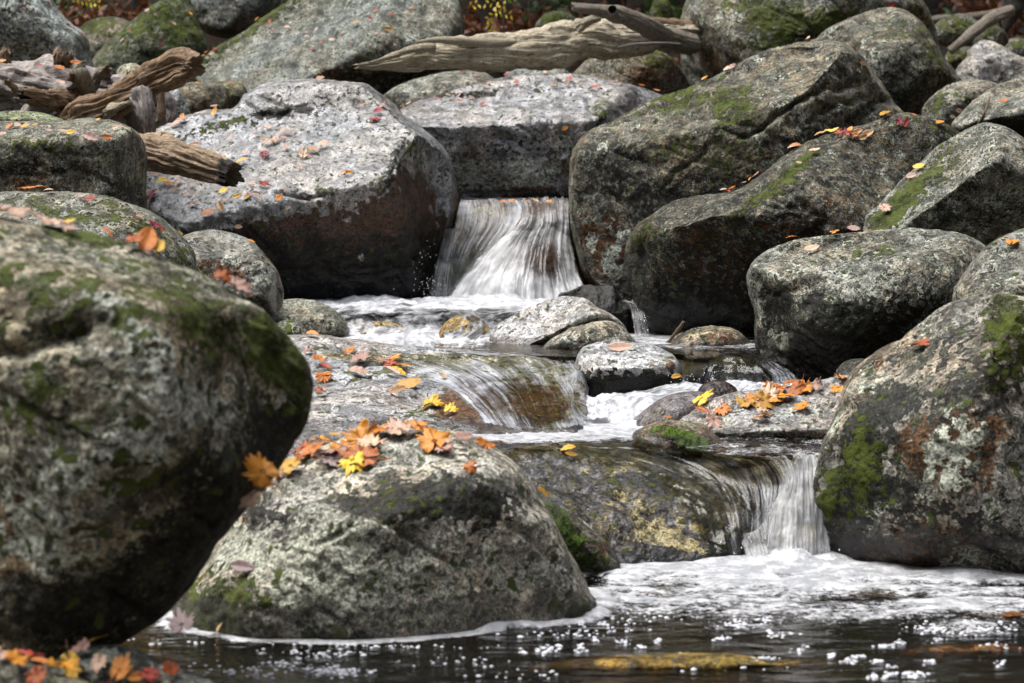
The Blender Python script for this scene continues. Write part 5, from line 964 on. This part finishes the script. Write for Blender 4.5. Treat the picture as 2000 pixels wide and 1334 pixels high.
# level 3
z = L3
patch('stream_water', 'dark glassy water gathering above the water slide', [[S(600,662,z,.9),S(800,664,z,.7),S(1000,664,z,.4),S(1140,664,z,.2)], [S(600,676,z,.7),S(800,676,z,.5),S(1000,677,z,.25),S(1140,677,z,.3)], [S(600,692,z,.4),S(800,692,z,.25),S(1000,694,z,.2),S(1145,697,z,.3)]], 150, 50, WM_FLAT, lumps=.008, seed=9)
patch('stream_water', 'narrow dark water between the low tan stone and the white topped black stone', [[S(1215,652,z,.6),S(1300,652,z,.7),S(1400,652,z,.5),S(1500,652,z,.2)], [S(1215,672,z,.6),S(1300,672,z,.65),S(1400,672,z,.6),S(1500,672,z,.5)], [S(1290,690,z,.2),S(1340,692,z,.2),S(1420,692,z,.25),S(1500,690,z,.35)]], 120, 40, WM_FLAT, lumps=.006, seed=10)
patch('water_slide', 'smooth streaked water sliding over the slab edge', [
   [S(560,688,z,.10),S(740,688,z,.15),S(930,690,z,.2),S(1130,690,z,.25)], [(690,704,10.95,.2),(840,702,10.95,.35),(990,700,10.95,.35),(1138,704,10.95,.35)], [(790,726,10.75,.55),(905,724,10.75,.58),(1020,722,10.75,.42),(1138,730,10.75,.55)],
   [(862,756,10.5,.66),(955,756,10.5,.52),(1050,756,10.5,.32),(1140,766,10.5,.5)], [(912,790,10.3,.62),(990,796,10.3,.38),(1070,800,10.3,.22),(1146,796,10.3,.55)], [(945,828,10.0,.8),(1015,838,10.0,.55),(1085,840,10.0,.45),(1160,828,10.0,.9)]],
   130, 110, WM_SLIDE, amp=.010, fu=26, fv=2.5, rimw=(9, 12, 14), drape=('slab',), off=.02, seed=12)
patch('water_spill', 'small spill of clear water over the glossy black rock', [
   [S(1330,688,z,.1),S(1400,688,z,.05),S(1500,690,z,.1)], [(1332,706,10.75,.25),(1410,702,10.7,.0),(1520,708,10.7,.4)], [(1330,730,10.55,.42),(1400,728,10.6,.0),(1560,732,10.55,.6)], [(1325,762,10.42,.7),(1395,765,10.5,.2),(1600,762,10.4,.7)]], 100, 60, WM_SLIDE, amp=.006, fu=20, fv=2, drape=('spill_black',), off=.012, seed=13)
# level 4 cascade
patch('cascade', 'low white cascade tumbling between the upper and middle pools', [
   [S(500,582,L4,1.),S(700,582,L4,1.1),S(900,582,L4,1.1),S(1160,582,L4,1.)], [S(500,598,.668,.95),S(700,596,.668,1.),S(900,596,.668,1.05),S(1120,598,.668,.9)], [(500,612,12.5,.6),(680,606,12.65,.62),(900,606,12.65,.55),(1080,612,12.5,.6)],
   [(520,630,12.25,.55),(680,620,12.4,.42),(880,618,12.4,.45),(1030,628,12.3,.5)], [(540,648,12.05,.6),(680,640,12.22,.58),(880,640,12.2,.62),(1000,650,12.1,.6)], [(560,664,11.9,.8),(680,660,11.95,.85),(860,664,11.92,.9),(960,670,11.8,.7)], [(580,682,11.35,.5),(700,682,11.4,.6),(850,684,11.35,.5),(940,690,11.2,.2)]],
   260, 130, WM_FOAM, amp=.012, fu=30, fv=5, lumps=.022, lf=9, drape=('cascade_left', 'cascade_right'), off=.008, seed=14)
patch('foam_run', 'bright bank of foam piled at the foot of the upper fall', [[(640,588,13.62,.9),(800,580,13.62,1.2),(1000,580,13.6,1.2),(1170,584,13.55,1.)], [(630,600,13.2,1.),(800,594,13.2,1.2),(1000,594,13.2,1.2),(1120,598,13.1,1.)]], 200, 24, WM_FOAM, lumps=.05, lf=7, seed=15)
# upper fall
patch('stream_water', 'thin line of water in the highest pool behind the upper fall', [[S(850,380,L5,.3),S(1000,380,L5,.3),S(1150,380,L5,.3)], [(850,388.2,14.3,.4),(1000,388.2,14.3,.5),(1150,388.2,14.3,.5)]], 60, 20, WM_FLAT)
patch('waterfall', 'main white cone of the upper fall spreading over its mound', [
   [(1000,388,14.3,.35),(1040,387,14.3,.4),(1080,386,14.3,.45),(1114,387,14.3,.5)], [(1012,410,14.2,.6),(1045,411,14.2,.42),(1080,408,14.2,.55),(1114,410,14.2,.7)], [(1008,440,14.1,.85),(1040,436,14.05,.72),(1080,436,14.05,.70),(1114,440,14.1,.85)],
   [(962,475,14.0,.9),(1020,468,13.86,.60),(1070,472,13.84,.42),(1118,478,13.98,.8)], [(915,520,13.9,1.05),(1000,514,13.74,.72),(1066,520,13.72,.22),(1128,524,13.85,.9)], [(885,555,13.8,1.2),(985,550,13.66,1.15),(1070,556,13.66,.75),(1142,558,13.75,1.05)], [(858,592,13.7,1.2),(975,592,13.62,1.2),(1075,594,13.6,1.1),(1165,594,13.62,1.2)]],
   150, 150, WM_FALL, amp=.020, fu=24, fv=2.2, drape=('fall_mound',), off=.02, seed=16)
patch('waterfall', 'thin see through veil of the upper fall running over the golden rock', [
   [(896,390,14.3,.8),(950,389,14.3,.5),(1010,389,14.3,.7)], [(893,402,14.2,.95),(955,404,14.2,.50),(1022,408,14.2,.8)], [(885,440,14.12,.55),(955,436,14.1,.62),(1016,440,14.1,.9)], [(872,480,14.05,.50),(930,480,14.05,.50),(985,478,14.05,.62)], [(858,530,13.98,.36),(905,530,13.98,.32),(945,520,13.98,.45)], [(845,588,13.9,.55),(875,588,13.9,.55),(905,575,13.9,.6)]],
   90, 100, WM_VEIL, amp=.008, fu=22, fv=2, drape=('fall_gold',), off=.015, seed=17)
patch('waterfall', 'faint falling strands in the dark beside the great slanting boulder', [[(868,446,14.0,.35),(882,446,14.0,.5),(896,446,14.0,.4)], [(852,510,13.95,.42),(870,510,13.95,.55),(888,510,13.95,.4)], [(838,590,13.85,.5),(860,590,13.85,.6),(880,590,13.85,.5)]], 40, 60, WM_VEIL, amp=.01, fu=8, fv=2, seed=18)
patch('waterfall', 'little trickle falling beside the jagged wet black rock', [[(1214,588,12.55,.5),(1238,586,12.55,.5)], [(1226,596,12.45,.45),(1252,596,12.45,.45)], [(1235,622,12.35,.50),(1263,622,12.35,.45)], [(1240,658,12.3,.65),(1270,658,12.3,.6)]], 30, 50, WM_VEIL, amp=.008, fu=8, fv=2, seed=19)
# small fall into the lower pool
patch('waterfall', 'small bright fall dropping between the streaked boulder and the tall lichen crusted one', [
   [(1485,893,8.78,.35),(1540,893,8.76,.45),(1580,888,8.74,.6),(1610,886,8.72,.7)], [(1512,908,8.70,.40),(1550,906,8.68,.55),(1580,900,8.66,.7),(1610,898,8.64,.8)], [(1528,940,8.64,.65),(1555,938,8.6,.8),(1582,936,8.58,.8),(1612,934,8.60,.85)],
   [(1506,990,8.60,.72),(1545,990,8.56,.84),(1585,990,8.54,.78),(1616,990,8.56,.8)], [(1497,1045,8.57,.8),(1540,1045,8.53,.92),(1585,1045,8.51,.85),(1620,1045,8.53,.85)], [(1488,1100,8.54,.85),(1540,1100,8.5,.95),(1585,1100,8.48,.9),(1628,1100,8.5,.9)]],
   110, 130, WM_FALL, amp=.020, fu=14, fv=2.4, lumps=.010, lf=14, seed=20)
patch('waterfall', 'short fan of spray water at the foot of the streaked boulder', [[(1440,1050,8.62,.5),(1470,1036,8.62,.5),(1492,1020,8.62,.45)], [(1452,1072,8.56,.6),(1480,1064,8.56,.6),(1504,1060,8.56,.55)], [(1462,1098,8.5,.8),(1490,1098,8.5,.8),(1515,1098,8.5,.8)]], 40, 40, WM_VEIL, amp=.012, fu=7, fv=2, seed=21)
patch('water_slide', 'glassy sheet of water bending over the shoulder of the streaked boulder', [
   [(985,874,9.2,.55),(1080,867,9.3,.40),(1180,864,9.3,.20),(1260,863,9.3,.15),(1330,868,9.3,.25)], [(1110,886,9.1,.30),(1220,881,9.15,.15),(1310,880,9.15,.15),(1390,884,9.1,.3),(1450,890,9.1,.40)],
   [(1235,916,9.0,.20),(1320,908,9.0,.35),(1400,904,9.0,.32),(1475,902,9.0,.38),(1550,900,8.8,.45)], [(1305,962,8.9,.15),(1380,948,8.9,.34),(1440,938,8.85,.38),(1500,932,8.8,.38),(1562,926,8.7,.45)], [(1350,1025,8.8,.1),(1415,1008,8.8,.32),(1460,992,8.75,.40),(1505,975,8.7,.5),(1548,965,8.65,.5)], [(1375,1098,8.6,.0),(1430,1092,8.6,.3),(1465,1084,8.55,.45),(1500,1060,8.55,.5),(1532,1040,8.55,.5)]],
   130, 150, WM_SLIDE, amp=.006, fu=24, fv=2.5, drape=('low_fall',), off=.014, seed=22)
# bubbles and froth flecks floating on the pool
rng = np.random.RandomState(5)
iu = []
phi = np.linspace(0, np.pi/2, 4); th8 = np.linspace(0, 2*np.pi, 8, endpoint=False)
hv = [[np.sin(p)*np.cos(a), np.sin(p)*np.sin(a), np.cos(p)] for p in phi[1:] for a in th8]+[[0, 0, 1]]; hv = np.array(hv); hq = grid_quads(3, 8, True); ht = np.array([[24, (k+1) % 8, k] for k in range(8)])
cl = [(670,1312,26,9,46),(640,1280,40,6,22),(1065,1270,16,8,26),(1135,1267,7,6,10),(1220,1254,9,5,10),(1250,1263,7,4,8),(1165,1251,4,3,5),(1020,1275,5,5,6),(1285,1252,5,6,6),(1335,1278,9,4,12),(1437,1218,14,12,22),(1490,1212,10,6,10),(1410,1248,9,4,12),(1560,1272,8,4,8),(1575,1264,5,3,5),(1625,1282,6,4,6),(1660,1290,7,4,9),(1680,1282,7,3,8),(1718,1322,12,6,16),(1785,1318,16,8,22),(1745,1304,7,3,6),(1710,1293,6,3,5),(1730,1262,10,4,10),(1755,1256,10,4,9),(1835,1250,6,4,7),(1818,1296,8,6,9),(1900,1225,50,12,60),(1850,1232,40,10,40),(1960,1262,20,6,10),(1955,1298,8,5,7),(1480,1285,18,4,14),(1510,1242,30,5,12),(900,1295,60,10,14),(430,1310,50,10,20),(500,1320,40,8,20),(1180,1225,50,10,26),(1200,1205,60,8,26),(760,1262,90,6,30),(560,1300,50,10,26),(1120,1240,60,7,16),(1380,1300,60,10,16),(1000,1315,60,10,14),(330,1255,50,8,8),(580,1274,60,5,14)]
Vs, Qs, Ts, c = [], [], [], 0
for (cx, cy, sx, sy, n) in cl:
    for _ in range(int(n*1.6)):
        px, py = cx+rng.normal()*sx*1.0, cy+rng.normal()*sy*.6; t = depth_at_level(py, 0.); r = rng.uniform(.0014, .0058)*(1 if rng.rand() < .85 else 1.5)
        p = at(px, py, np.array(t)); p[2] = .001; Vs.append(p+hv*r*np.array([1.15, 1.15, .6])); Qs.append(hq+c); Ts.append(ht+c); c += 25
g = G('bubble_foam'); d = g.n('ShaderNodeBsdfPrincipled', {'Base Color': (.50, .51, .54), 'Roughness': .5, 'Specular IOR Level': .3})
bub = mesh_obj('foam_bubbles', np.vstack(Vs), np.vstack(Qs), np.vstack(Ts), g.out(d.outputs[0]), origin=(0, 0, 0)); tag(bub, 'white bubbles and froth flecks floating on the dark pool', kind='stuff')
# droplets thrown up by the upper fall
Vs, Qs, Ts, c = [], [], [], 0
fullv = np.vstack([hv*[1, 1, 1], hv*[1, 1, -1]])
for (cx, cy, sx, sy, t, n) in [(845,560,30,20,13.6,60),(830,520,20,40,13.7,30),(1170,782,60,8,10.2,40),(1490,1080,40,16,8.45,40),(1360,740,40,8,10.35,24),(1262,640,12,18,12.2,14),(1560,1085,50,8,8.42,30),(1640,760,30,8,10.2,10)]:
    for _ in range(n):
        px, py = cx+rng.normal()*sx*.7, cy+rng.normal()*sy*.7; p = at(px, py, np.array(t+rng.normal()*.06)); r = rng.uniform(.0007, .0022)
        Vs.append(p+fullv*r*np.array([1, 1, rng.uniform(1, 2.6)])); Qs.append(np.vstack([hq, hq[:, ::-1]+25])+c); Ts.append(np.vstack([ht, ht[:, ::-1]+25])+c); c += 50
g = G('water_droplets'); d = g.n('ShaderNodeBsdfPrincipled', {'Base Color': (.78, .80, .84), 'Roughness': .08})
o = mesh_obj('spray_mist', np.vstack(Vs), np.vstack(Qs), np.vstack(Ts), g.out(d.outputs[0]), origin=(0, 0, 0)); tag(o, 'scattered droplets splashing from the falls', kind='stuff')
